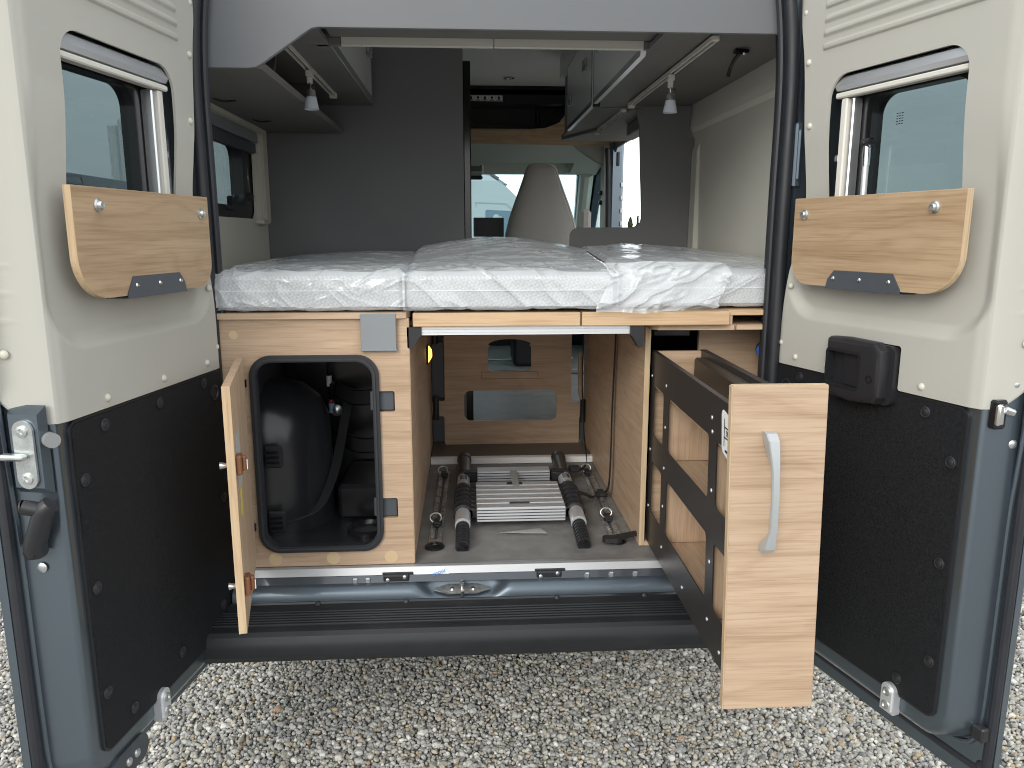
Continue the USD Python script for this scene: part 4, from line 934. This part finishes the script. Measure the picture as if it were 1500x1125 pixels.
# ------------------------------------------------------------------ telescopic ladder tied down on the floor
LA = thing('telescopic_ladder', 'folded telescopic aluminium ladder with black joints lying on the garage floor', 'ladder', (.09, .5, .57))
zc = .605
for s, (xa, xb) in ((-1, (-.098, -.094)), (1, (.268, .288))):
    def L(y): return xa + (xb - xa) * (y - .1) / .85
    st = part(LA, 'stile', tube([(L(.30), .30, zc), (L(.90), .90, zc)], .023, 18), ALUM)
    part(st, 'upper_tube', tube([(L(.70), .70, zc), (L(.90), .90, zc)], .0255, 18), BRONZE)
    part(st, 'end_cap', [tube([(L(.90), .90, zc), (L(.935), .935, zc)], .0285, 18), dome_at((L(.935), .935, zc), (0, 1, 0), .0285, .012, 18)], BLACK, 40)
    part(st, 'collar', [tube([(L(.665), .665, zc), (L(.70), .70, zc)], .0285, 18), cbox(L(.68) - s * .055 if s > 0 else L(.68), L(.68) if s > 0 else L(.68) + .055, .655, .70, zc - .01, zc + .028, .006)], BLACK, 40)
    part(st, 'label', lathe([(.0236, 0), (.0236, .075)], (L(.55), .575, zc), (0, 1, 0), 18), plain('label_grey_' + str(s + 1), (0.52, 0.53, 0.53), 0.35, metal=0.3), 40)
    part(st, 'label_print', [cbox(L(.6) - .012, L(.6) + .012, .60 + .012 * k, .603 + .012 * k, zc + .0185, zc + .0242, .0005) for k in range(4)], BLACK)
    for k in range(6):
        y = .30 + k * .042
        part(st, 'joint', [tube([(L(y), y, zc), (L(y) * 1, y + .036, zc)], [.0325, .0285], 18), cbox(min(L(y), L(y) - s * .058), max(L(y), L(y) - s * .058), y, y + .030, zc - .018, zc + .020, .006)], BLACK, 40)
    part(st, 'lower_tube', tube([(L(.215), .215, zc - .004), (L(.30), .30, zc)], .0245, 18), ALUM)
    ft = part(st, 'foot', tube([(L(.10), .085, zc - .022), (L(.20), .225, zc - .008)], [.018, .018], 14), BLACK)
    part(st, 'foot_ribs', [tube([(L(.1) + (L(.2) - L(.1)) * t, .085 + .14 * t, zc - .022 + .014 * t), (L(.1) + (L(.2) - L(.1)) * (t + .045), .085 + .14 * (t + .045), zc - .022 + .014 * (t + .045))], .0215, 14) for t in np.linspace(0, .9, 8)], BLACK, 40)
rg = lambda y, h0, h1, yy: cbox(-.045, .222, y, y + yy, h0, h1, .002)
r1 = part(LA, 'rung', rg(.630, .600, .645, .055), ALUM)
for k in range(4): part(r1, 'tread_groove', cbox(-.044, .221, .628, .6305, .606 + .010 * k, .609 + .010 * k, .0005), SLATEG)
for k in range(6):
    r = part(LA, 'rung', cbox(-.052, .234, .262 + k * .042, .262 + k * .042 + (.036 if k else .038), .592, .640 + .001 * k, .002), ALUM)
    if k == 0:
        for j in range(4): part(r, 'tread_groove', cbox(-.051, .233, .2603, .2625, .600 + .010 * j, .603 + .010 * j, .0005), SLATEG)
part(LA, 'rung_lock', [cbox(.055, .11, .475, .500, .640, .647, .002)], BLACK)
part(LA, 'rung_lock', [cbox(.055, .12, .296, .306, .638, .644, .002)], BLACK)
part(LA, 'packing_tape', [cbox(.075, .098, .46, .63, .6465, .6475, .0004), ext(Polygon([(.02, .215), (.15, .245), (.17, .20), (.10, .205)]), .0008, (0, 0, .574), (1, 0, 0), (0, 1, 0))], plain('clear_tape', (0.30, 0.30, 0.295), 0.25))

def lashing_rail(x0, y0, x1, y1, label):
    t = thing('lashing_rail', label, 'lashing rail', (x0, (y0 + y1) / 2, .5695), 'lashing rails on the garage floor')
    d = np.array([x1 - x0, y1 - y0]); Ln = np.linalg.norm(d); d /= Ln; nn = np.array([d[1], -d[0]])
    def W(m):
        v, f = arr(m); v = v.copy(); x = x0 + v[:, 0] * nn[0] + v[:, 1] * d[0]; y = y0 + v[:, 0] * nn[1] + v[:, 1] * d[1]
        v[:, 0], v[:, 1] = x, y; return v, f
    pr = sbox(-.020, 0, .020, Ln)
    holes = [Point(0, yy).buffer(.0075, quad_segs=4) for yy in np.arange(.05, Ln - .02, .0235)]
    plate = pr - unary_union(holes + [sbox(-.0045, .04, .0045, Ln - .03)])
    part(t, 'rail', W(ext(plate, .006, (0, 0, .5702), (1, 0, 0), (0, 1, 0)) + cbox(-.020, -.016, 0, Ln, .5702, .5785, .001) + cbox(.016, .020, 0, Ln, .5702, .5785, .001)), STEEL, 30)
    part(t, 'rail_bed', W(cbox(-.016, .016, .002, Ln - .002, .5697, .5712, .0003)), plain('rail_bed_grey' + label[:5].replace(' ', '_'), (0.08, 0.078, 0.075), 0.5))  # darker grey bed showing through the rail holes
    part(t, 'end_cap', W(lathe([(.030, 0), (.030, .004), (.024, .009), (.012, .011), (.010, .004), (0, .003)], (0, -.004, .5702), (0, 0, 1), 24)), BLACKG, 40)
    for yy in (.165, Ln - .06):
        part(t, 'anchor', W(Manifold.batch_boolean([cbox(-.014, .014, yy - .02, yy + .02, .577, .592, .004), cbox(-.009, .009, yy - .028, yy + .028, .576, .585, .003)], m3.OpType.Add)), BLACK, 30)
        part(t, 'ring', W(tube([(-.018 * math.cos(q) - .006, yy + .006 * math.sin(q), .600 + .014 * math.sin(q)) for q in np.linspace(0, 2 * math.pi, 22)], .0028, 8)), STEEL)
    return t
lashing_rail(-.182, .125, -.170, .86, 'steel lashing rail with two rings beside the gas locker wall')
lashing_rail(.377, .14, .390, .86, 'steel lashing rail with two rings beside the drawer cabinet')
ST = thing('lashing_strap', 'black webbing strap hanging down the oak wall of the drawer cabinet', 'strap', (.43, .5, .9))
part(ST, 'webbing', ribbon(catmull([(.428, .485, 1.23), (.4265, .50, 1.05), (.424, .505, .90), (.422, .50, .75), (.418, .50, .63), (.408, .515, .595)], 8), (0, 1, .0), .022, .002), WEB, 30)
part(ST, 'buckle', [cbox(.372, .415, .495, .53, .585, .598, .004), cbox(.382, .405, .485, .54, .590, .602, .003)], BLACK)
S2 = thing('tie_down_strap', 'black strap holding the ladder stile to the right-hand lashing rail', 'strap', (.34, .6, .62))
part(S2, 'webbing', ribbon(catmull([(.298, .42, .632), (.33, .44, .615), (.355, .48, .592), (.385, .51, .592)], 8), (.3, .95, .0), .026, .003), WEB, 30)
part(S2, 'webbing', ribbon(catmull([(.300, .70, .632), (.34, .74, .612), (.375, .80, .602), (.405, .93, .60), (.415, 1.08, .68), (.418, 1.16, .85), (.42, 1.175, 1.0), (.428, 1.18, 1.22)], 10), (.2, .9, .2), .026, .003), WEB, 30)
part(S2, 'buckle', cbox(.305, .345, .70, .735, .612, .634, .005), BLACK)

# ------------------------------------------------------------------ overhead lockers, header, lamps
OH = thing('rear_locker', 'grey overhead locker spanning the rear opening, with two white flap edges below', 'overhead locker', (0, .15, 2.0))
hdr = Polygon([(-.84, 2.42), (.84, 2.42), (.87, 2.0165), (-.445, 2.0165), (-.462, 2.0135), (-.478, 2.004), (-.590, 1.928), (-.607, 1.919), (-.625, 1.9165), (-.87, 1.9165)])
part(OH, 'header_panel', xz(hdr, .030, .046), HGREY, 30)
part(OH, 'header_edge', xz(hdr.buffer(.0008) - hdr.buffer(-.003), .0305, .0455), plain('header_edge_grey', (0.19, 0.195, 0.205), 0.5), 30)
part(OH, 'underside', cbox(-.455, .52, .047, .285, 2.052, 2.066, .001), DGREY2)
for x0, x1 in ((-.427, .0075), (.0105, .448)):
    part(OH, 'flap', cbox(x0, x1, .286, .304, 2.0295, 2.44, .0015), WHITEF if x0 > 1 else CREAM)
for x0, x1 in ((-.497, -.428), (.449, .492)):
    part(OH, 'end_block', cbox(x0, x1, .287, .303, 2.030, 2.0515, .001), DGREY2)
for x0, x1 in ((-.497, -.428), (.449, .492)):
    part(OH, 'end_panel', cbox(x0, x1, .287, .303, 2.0525, 2.44, .001), DGREY)

def handle_latch(parent, x, y, z, s):
    part(parent, 'flap_latch', [cbox(min(x, x + s * .012), max(x, x + s * .012), y - .018, y + .018, z - .022, z + .030, .003), cbox(min(x + s * .012, x + s * .02), max(x + s * .012, x + s * .02), y - .005, y + .012, z - .028, z + .02, .003)], STEEL)
RO = thing('right_locker', 'pair of white-flapped overhead lockers above the sliding door side, running forward', 'overhead locker', (.65, 1.1, 2.03))
part(RO, 'underside', xz(Polygon([(.462, 2.030), (.90, 2.045), (.90, 2.058), (.462, 2.044)]), .047, 1.345), DGREY2)
part(RO, 'underside', cbox(.462, .88, 1.347, 2.40, 2.030, 2.044, .001), DGREY2)
part(RO, 'case', cbox(.478, .86, .31, 2.38, 2.06, 2.40, .002), DGREY)
fl = [(.312, 1.185), (1.215, 2.02)]
for i, (y0, y1) in enumerate(fl):
    p = part(RO, 'flap', yz(rrect(y0, y1, 2.018, 2.335, .018), .445, .461), WHITEF, 30)
    part(p, 'flap_rim', yz(rrect(y0, y1, 2.018, 2.335, .018) - rrect(y0 + .03, y1 - .012, 2.038, 2.325, .012), .4435, .4448), WHITEDIM, 30)
    handle_latch(p, .4435, y0 + (.70 if i == 0 else .16), 2.205, -1)
    if i: handle_latch(p, .4435, y1 - .16, 2.14, -1)
part(RO, 'gap_strip', cbox(.447, .475, 1.188, 1.212, 2.01, 2.345, .002), BLACK)
part(RO, 'cornice', cbox(.45, .86, .31, 2.4, 2.345, 2.455, .002), WHITEC)
part(RO, 'end_shelf', xy(Polygon([(.462, 2.42), (.80, 2.42), (.86, 2.35), (.88, 1.36), (.62, 1.36), (.62, 1.9), (.462, 2.38)]).buffer(-.03).buffer(.03), 2.016, 2.028), plain('warm_grey_shelf', (0.20, 0.185, 0.165), 0.6), 30)
part(RO, 'edge_flap', cbox(.70, .715, 1.36, 1.75, 1.965, 2.014, .002), DGREY2)
LO = thing('left_locker', 'grey overhead locker with an open slanted shelf above the blind window', 'overhead locker', (-.7, .7, 1.95))
part(LO, 'underside', cbox(-.90, -.612, .047, 1.345, 1.917, 1.929, .001), DGREY2)
part(LO, 'shelf_back', cbox(-.92, -.90, .047, 1.345, 1.93, 2.10, .001), DBROWN)
part(LO, 'top_panel', cbox(-.90, -.462, .047, 1.345, 2.030, 2.044, .001), DGREY2)
part(LO, 'front_lip', xz(Polygon([(-.6115, 1.917), (-.598, 1.917), (-.585, 1.928), (-.596, 1.936), (-.6115, 1.936)]), .047, 1.345), DGREY2)
for y in (.35, .86):
    part(LO, 'divider', xz(Polygon([(-.88, 1.93), (-.64, 1.93), (-.625, 2.029), (-.88, 2.029)]), y, y + .012), plain(f'divider_brown_{int(y*100)}', (0.085, 0.07, 0.06), 0.6))
part(LO, 'case', cbox(-.86, -.478, .31, 1.345, 2.06, 2.40, .002), DGREY)
p = part(LO, 'flap', yz(rrect(.30, 1.32, 2.035, 2.335, .018), -.476, -.460), WHITEF, 30)
part(p, 'flap_rim', yz(rrect(.30, 1.32, 2.035, 2.335, .018) - rrect(.33, 1.30, 2.058, 2.32, .012), -.4598, -.4583), WHITEDIM, 30)
handle_latch(p, -.4583, 1.17, 2.21, 1)
for y in (.5, .95):
    part(LO, 'clip_mark', tube(catmull([(-.86 , y, 1.9165), (-.84, y + .03, 1.912), (-.80, y + .035, 1.9165)], 5), .003, 6), BLACK)

def light_rail(x, y0, y1, label):
    t = thing('light_rail', label, 'light rail', (x, (y0 + y1) / 2, 2.02), 'light rails under the overhead lockers')
    for dx in (-.008, .008):
        part(t, 'track', cbox(x + dx - .0025, x + dx + .0025, y0, y1, 2.016, 2.0295, .001), CREAM)
    part(t, 'track_bed', cbox(x - .0055, x + .0055, y0, y1, 2.024, 2.0298, .0005), DGREY2)
    part(t, 'end_stop', cbox(x - .014, x + .014, y1, y1 + .025, 2.008, 2.0298, .003), CREAM)
    part(t, 'end_stop', cbox(x - .011, x + .011, y0 - .012, y0, 2.014, 2.0298, .003), CREAM)
    return t
light_rail(-.577, .12, 1.03, 'slim cream light rail beside the open slanted shelf')
light_rail(.606, .12, 1.19, 'slim cream light rail near the black roof hook')
light_rail(.606, 1.36, 2.05, 'short farther light rail ending above the sliding doorway')
for y in (1.33, 1.50): pass
def reading_lamp(x, y, label):
    t = thing('reading_lamp', label, 'lamp', (x, y, 2.016), 'reading lamps hanging from the light rails')
    part(t, 'adapter', [cbox(x - .011, x + .011, y - .014, y + .014, 1.996, 2.0155, .002), cbox(x - .009, x + .009, y - .004, y + .004, 1.975, 1.997, .002)], CREAM)
    part(t, 'arm', tube([(x, y, 1.978), (x + .002, y, 1.955)], .0045, 10), CHROME)
    part(t, 'switch', dome_at((x + .010, y - .004, 1.968), (1, -.3, 0), .005, .006), BLACK)
    part(t, 'socket', lathe([(.0, 0), (.012, 0), (.0145, -.008), (.0165, -.022), (0, -.022)], (x + .002, y, 1.957), (0, 0, 1), 20), STEEL, 40)
    part(t, 'shade', lathe([(.0165, 0), (.0235, -.038), (.0215, -.038), (.015, -.004), (0, -.003)], (x + .002, y, 1.9345), (0, 0, 1), 24), LAMPW, 40)
    return t
reading_lamp(-.573, .57, 'white cone reading lamp hanging beside the open slanted shelf')
reading_lamp(.603, .57, 'white cone reading lamp hanging in front of the dark divider panel')
HK = thing('roof_hook', 'small black hook hanging from the grey underside near the right wall', 'hook', (.735, .30, 2.03))
part(HK, 'plate', cbox(.722, .765, .29, .312, 2.026, 2.036, .002), BLACKG)
part(HK, 'hook_arm', tube(catmull([(.742, .30, 2.028), (.735, .33, 2.015), (.732, .36, 1.995), (.728, .365, 1.972)], 6), [.006] * 18 + [.007], 10), BLACK)
part(HK, 'stud', dome_at((.752, .30, 2.026), (0, 0, -1), .006, .005), CHROME)

# ------------------------------------------------------------------ partitions
BT = thing('bathroom_partition', 'tall plain dark grey partition wall behind the mattresses', 'partition', (-.5, 1.36, .6))
part(BT, 'rear_wall', cbox(-.93, -.084, 1.352, 1.37, .60, 2.455, .001), DGREY)
part(BT, 'inner_wall', cbox(-.10, -.085, 1.372, 2.3, .60, 2.455, .001), DGREY)
part(BT, 'door_edge', cbox(-.0835, -.052, 1.352, 1.40, .60, 2.215, .004), BLACKG)
DV = thing('divider_panel', 'dark grey divider board with a rounded cut-out beside the sliding doorway', 'partition', (.65, 1.36, 1.4))
dvp = Polygon([(.38, 1.30), (.38, 1.495), (.384, 1.508), (.396, 1.522), (.414, 1.529), (.655, 1.530), (.677, 1.536), (.692, 1.551), (.697, 1.572), (.676, 1.955), (.66, 2.028), (.90, 2.043), (.895, 1.93), (.94, 1.88), (.955, 1.30)])
part(DV, 'board', xz(dvp, 1.352, 1.368), DGREY, 30)
for z in (1.82, 1.60):
    part(DV, 'cover_cap', lathe([(.013, 0), (.013, .001), (0, .0015)], (.87, 1.352, z), (0, -1, 0), 16), DGREY2, 40)

# ------------------------------------------------------------------ front end of the living space: panel, skylight, seat
FPN = thing('cab_bulkhead', 'wood panel over the cab with a black framed skylight recess', 'panel', (.2, YB, 2.2))
sk = Polygon([(-.95, 2.457), (.60, 2.457), (.612, 2.42), (.615, 2.36), (.60, 2.30), (.55, 2.235), (.46, 2.20), (.36, 2.192), (-.95, 2.192)])
part(FPN, 'panel', xz(Polygon([(-.90, 2.10), (.90, 2.085), (.90, 2.459), (-.90, 2.459)]) - sk, YB - .03, YB - .012), WC, 30)
part(FPN, 'skylight_recess', xz(sk.buffer(.004) - sk.buffer(-.02), YB - .04, YB + .20), BLACKG, 40)
part(FPN, 'skylight_blind', cbox(-.95, .62, YB + .10, YB + .12, 2.18, 2.42, .004), DBROWN)
part(FPN, 'skylight_sill', cbox(-.95, .60, YB - .036, YB + .09, 2.335, 2.418, .012), BLACKG)
lb = part(FPN, 'notice', cbox(-.07, .175, YB - .0385, YB - .0365, 2.362, 2.398, .0004), PAPER)
pcs = []
for k in range(5):
    x = -.05 + k * .046
    pcs += [cbox(x, x + .030, YB - .0395, YB - .0387, 2.365, 2.371, .0002), cbox(x + .008, x + .022, YB - .0395, YB - .0387, 2.373 + .004 * (k % 2), 2.392, .0002), cbox(x + .036, x + .037, YB - .0395, YB - .0387, 2.363, 2.397, .0002)]
part(FPN, 'notice_pictograms', pcs, BLACK)
part(FPN, 'stay', [cbox(.40, .43, YB + .05, YB + .07, 2.22, 2.34, .006), tube([(.415, YB + .055, 2.23), (.38, YB + .06, 2.20)], .012, 8)], BLACKG)

CS = thing('passenger_chair', 'grey fabric swivel cab seat with a tall tapered back, standing in the cab', 'chair', (.43, 3.1, 1.0))  # the cab's passenger seat, built as a separate object
def seat_back():
    zs = np.array([.95, 1.10, 1.30, 1.45, 1.50, 1.60, 1.70, 1.80, 1.87, 1.92, 1.945, 1.957, 1.960])
    hw = np.array([.235, .245, .250, .248, .243, .218, .183, .145, .120, .104, .090, .062, .010])
    dp = np.array([.07, .075, .075, .07, .068, .062, .058, .055, .052, .046, .036, .02, .004])
    sec = []
    for z, h, d_ in zip(np.interp(np.linspace(0, 1, 60), np.linspace(0, 1, len(zs)), zs), np.interp(np.linspace(0, 1, 60), np.linspace(0, 1, len(zs)), hw), np.interp(np.linspace(0, 1, 60), np.linspace(0, 1, len(zs)), dp)):
        t = np.linspace(0, 2 * np.pi, 48, endpoint=False)
        c, s_ = np.cos(t), np.sin(t)
        x = .425 + h * np.sign(c) * np.abs(c) ** .55; y = 3.08 + (z - 1) * .10 + d_ * np.sign(s_) * np.abs(s_) ** .7
        sec.append(np.stack([x + .02 * (z - 1.2) * 0, y, np.full_like(x, z)], 1))
    return loft(sec)
part(CS, 'backrest', seat_back(), SEATF, 50)
part(CS, 'piping', tube(catmull([(.425 + sx * hx, 3.02 + (z - 1) * .10, z) for sx, hx, z in [(1, .222, 1.50), (1, .198, 1.60), (1, .165, 1.70), (1, .128, 1.80), (1, .100, 1.88), (1, .080, 1.925), (.4, .08, 1.945)]], 5), .004, 6), SEATF)
part(CS, 'cushion', cbox(.18, .68, 3.12, 3.62, .95, 1.10, .05), SEATF)
part(CS, 'pedestal', cbox(.24, .62, 3.16, 3.56, .60, .95, .02), BLACK)
part(CS, 'armrest', cbox(.69, .765, 3.16, 3.26, 1.30, 1.665, .022), SEATF)
part(VAN, 'door_catch', [cbox(.865, .885, 3.38, 3.42, 1.70, 1.80, .006), tube([(.86, 3.38, 1.78), (.86, 3.35, 1.78)], .016, 10), tube([(.86, 3.38, 1.715), (.86, 3.35, 1.715)], .016, 10)], BLACK)

# ------------------------------------------------------------------ outside: other vehicles, trees, board
def side_van(name, label, paint, ox, oy, rot, Lf, H, cap, extra=True):
    """A parked panel van: length along local x with its nose at +x, right side facing -y."""
    t = thing(name, label, 'van', (ox, oy, 0))
    c, s_ = math.cos(rot), math.sin(rot)
    def W(m):
        v, f = arr(m); v = v.copy(); x, y = v[:, 0].copy(), v[:, 1].copy()
        v[:, 0], v[:, 1] = ox + x * c - y * s_, oy + x * s_ + y * c; return v, f
    def side(poly, w): return ext(poly, 2 * w, (0, w, 0), (1, 0, 0), (0, 0, 1))
    prof = Polygon([(-Lf, .40), (-Lf - .02, 1.0), (-Lf + .03, H - .18), (-Lf + .12, H - .03), (-Lf + .3, H), (-1.75, H), (-1.55, H - .04), (-1.30, H - .20), (-.98, H - .50), (-.62, 1.52), (-.45, 1.28), (-.12, 1.13), (.02, .95), (.05, .42)]).buffer(-.06).buffer(.06)
    body = Manifold.hull_points(np.array([(0, 0, 0), (1, 0, 0), (0, 1, 0), (0, 0, 1)])) if False else side(prof, .99)
    taper = Manifold.hull_points(np.array([(x, y, z) for x in (-Lf - .2, .2) for y, z in ((-1.0, .3), (1.0, .3), (-1.02, 1.1), (1.02, 1.1), (-.84, H - .12), (.84, H - .12), (-.70, H + .02), (.70, H + .02))]))
    body = body ^ taper
    for x in (-Lf + .9, -.95):
        body -= ext(Point(x, .36).buffer(.40), 3, (0, 1.5, 0), (1, 0, 0), (0, 0, 1))
    part(t, 'body', W(body), paint, 30)
    for x in (-Lf + .9, -.95):
        for y in (-.86, .86):
            w_ = part(t, 'wheel', W(lathe([(.0, -.10), (.30, -.10), (.345, -.07), (.345, .07), (.30, .10), (0, .10)], (x, y, .345), (0, 1, 0), 32)), BLACK, 40)
            part(w_, 'rim', W(lathe([(.20, -.105), (.21, -.09), (.05, -.06), (0, -.06)] if y < 0 else [(.20, .105), (.21, .09), (.05, .06), (0, .06)], (x, y, .345), (0, 1, 0), 24)), STEEL, 40)
    k = (H - .12 - 1.1); sl = .18 / k
    def yw(z): return 1.02 - max(0, z - 1.1) * sl
    def onside(name, poly, mt, d=.006, parent=None):
        out = None
        for sg in (-1, 1):
            v, f = arr(ext(poly, d, (0, 0, 0), (1, 0, 0), (0, 0, 1)))
            yy = np.array([yw(z) for z in v[:, 2]]); v = v.copy()
            v[:, 1] = sg * (yy - .006 + (-v[:, 1] if True else 0))
            tm_ = trimesh.Trimesh(v, f, process=False)
            if tm_.volume < 0: f = f[:, ::-1]
            out = part(parent or t, name, W((v, f)), mt, False)
        return out
    onside('door_window', Polygon([(-1.62, 1.25), (-.98, 1.25), (-.98, 1.72), (-1.20, 1.86), (-1.62, 1.88)]).buffer(-.03).buffer(.03), TINTB, .012)
    onside('quarter_window', Polygon([(-.94, 1.25), (-.62, 1.25), (-.74, 1.45), (-.94, 1.68)]).buffer(-.02).buffer(.02), TINTB, .012)
    onside('door_joint', Polygon([(-1.78, .5), (-1.76, .5), (-1.76, 1.98), (-1.30, 1.96), (-.55, 1.32), (-.54, 1.34), (-1.29, 1.98), (-1.78, 2.0)]), MGREY, .010)
    onside('sliding_door_joint', Polygon([(-3.0, .5), (-2.985, .5), (-2.985, H - .55), (-1.9, H - .55), (-1.9, H - .535), (-3.0, H - .535)]), MGREY, .010)
    onside('side_window', rrect(-2.85, -2.0, 1.35, 1.80, .06), TINTB, .014)
    onside('lower_cladding', sbox(-Lf + 1.4, .50, -1.45, .64), BUMPER, .02)
    wsn = np.array([-.36, 0, .98 * 0 + .0]);
    part(t, 'windscreen', W(Manifold.hull_points(np.array([(-1.005, y, H - .52 + .012) for y in (-.74, .74)] + [(-.625, y, 1.555) for y in (-.86, .86)] + [(-.99, y, H - .50) for y in (-.74, .74)] + [(-.60, y, 1.545) for y in (-.86, .86)]))), TINTB, False)
    part(t, 'front_bumper', W(cbox(-.05, .10, -.96, .96, .35, .70, .05)), BUMPER)
    for y in (-.8, .8):
        part(t, 'headlight', W(Manifold.hull_points(np.array([(.02, y - .13, .82), (.02, y + .13, .82), (-.10, y - .13, 1.06), (-.10, y + .13, 1.06), (.05, y - .10, .85), (.05, y + .10, .85)]))), CHROME, 40)
        mi = part(t, 'mirror', W(cbox(-.72, -.55, y * 1.36 - .09, y * 1.36 + .09, 1.25, 1.58, .03)), paint if paint is WHITEDIM else BLACK)
    if extra:
        for y in (-.55, .55):
            part(t, 'roof_rail', W(tube(catmull([(-Lf + .4, y, H + .02), (-Lf + .7, y, H + .11), (-2.3, y, H + .13), (-1.75, y, H + .10), (-1.4, y, H - .08)], 6), .035, 8)), SLATEG)
        part(t, 'roof_fairing', W(Manifold.hull_points(np.array([(-1.25, y, H - .16) for y in (-.55, .55)] + [(-2.2, y, H + .14) for y in (-.62, .62)] + [(-2.2, y, H - .02) for y in (-.62, .62)] + [(-1.7, y, H + .12) for y in (-.6, .6)]))), plain('grey_fairing', (0.22, 0.25, 0.27), 0.4), 30)
        part(t, 'awning', W(tube([(-Lf + .3, -.93, H - .10), (-1.95, -.93, H - .10)], .085, 12)), plain('awning_grey', (0.18, 0.20, 0.22), 0.4))
        part(t, 'roof_box', W(cbox(-3.4, -2.7, -.35, .35, H, H + .14, .04)), SLATEG)
        onside('door_emblem', unary_union([Point(-1.45, 1.76).buffer(.05), Point(-1.38, 1.74).buffer(.035), sbox(-1.45, 1.64, -1.42, 1.74)]), WHITEDIM, .016)
    return t
TINTB = plain('blue_black_glass', (0.05, 0.10, 0.14), 0.06, spec=0.8)
side_van('parked_van', 'white high-roofed camper van with roof rails, seen through the windscreen', WHITEDIM, 1.85, 11.3, 0.0, 5.4, 2.45, True)
side_van('parked_van', 'dark grey van parked beyond the tinted windows on the left', PAINTD, -4.2, 3.2, math.radians(-90), 5.2, 2.02, True, extra=False)
BO = thing('white_board', 'tall white upright board standing outside the left door window', 'board', (-4.3, 8.6, 0))
part(BO, 'panel', cbox(-4.66, -4.53, 8.5, 8.72, .15, 2.88, .02), BOARDW)
part(BO, 'panel_step', cbox(-4.528, -4.0, 8.5, 8.72, .15, 2.96, .02), BOARDW)
part(BO, 'base', cbox(-4.72, -3.94, 8.35, 8.85, .0, .148, .02), MGREY)

LEAF = mat('conifer_foliage', {'oi': ('geometry', {}), 'n': ('noise_texture', {'scale': 2.0, 'detail': 3.0}), 'r': ('rgb_ramp', {'ramp': [(0.3, (0.03, 0.05, 0.022)), (0.7, (0.07, 0.10, 0.045))]}),
    'd': ('diffuse_bsdf', {}), 't': ('translucent_bsdf', {}), 'm': ('mix_closure', {'fac': 0.25})},
    [('oi.position', 'n.vector'), ('n.fac', 'r.fac'), ('r.color', 'd.color'), ('r.color', 't.color'), ('d.BSDF', 'm.closure1'), ('t.BSDF', 'm.closure2')], surface='m.closure')
BARK = plain('bark', (0.10, 0.075, 0.055), 0.9)
def tree(x, y, h, w_, label, seed):
    r = np.random.default_rng(seed)
    t = thing('tree', label, 'tree', (x, y, 0))
    part(t, 'trunk', tube([(x, y, 0), (x + .1, y, h * .5), (x, y, h * .95)], [.04 * h * .5, .025 * h * .5, .01], 8), BARK)
    n = 2600
    z = h * (.16 + .84 * r.uniform(0, 1, n) ** 1.1); lay = .6 + .4 * np.sin(z * 5.0 + r.uniform(0, 6))
    rad = w_ * (1.02 - z / h) * lay * r.uniform(.35, 1.05, n) ** .6
    th = r.uniform(0, 2 * np.pi, n)
    c = np.stack([x + rad * np.cos(th), y + rad * np.sin(th), z - rad * .25], 1)
    s_ = h * .028 * r.uniform(.5, 1.4, n)[:, None]
    a, b = r.normal(size=(n, 3)), r.normal(size=(n, 3)); a /= np.linalg.norm(a, axis=1, keepdims=True); b /= np.linalg.norm(b, axis=1, keepdims=True)
    v = np.concatenate([c + a * s_, c - a * s_ * .6 + b * s_ * .5, c - a * s_ * .6 - b * s_ * .5]); f = np.stack([np.arange(n), np.arange(n) + n, np.arange(n) + 2 * n], 1)
    part(t, 'crown', (v, f), LEAF, False)
for x, y, h, w_, lb_, sd in ((7.1, 48, 3.6, 1.0, 'taller conifer seen past the cab seat', 1), (8.1, 52, 3.3, .7, 'narrow dark conifer at the edge of the windscreen', 2),
                     (10.9, 50, 2.6, 1.1, 'low bushy tree at the foot of the sliding doorway view', 3), (12.5, 55, 2.8, 0.8, 'slim conifer in the middle of the sliding doorway view', 4), (13.2, 56, 2.3, .8, 'small conifer nearest the divider cut-out', 5)):
    tree(x, y, h, w_, lb_, sd)
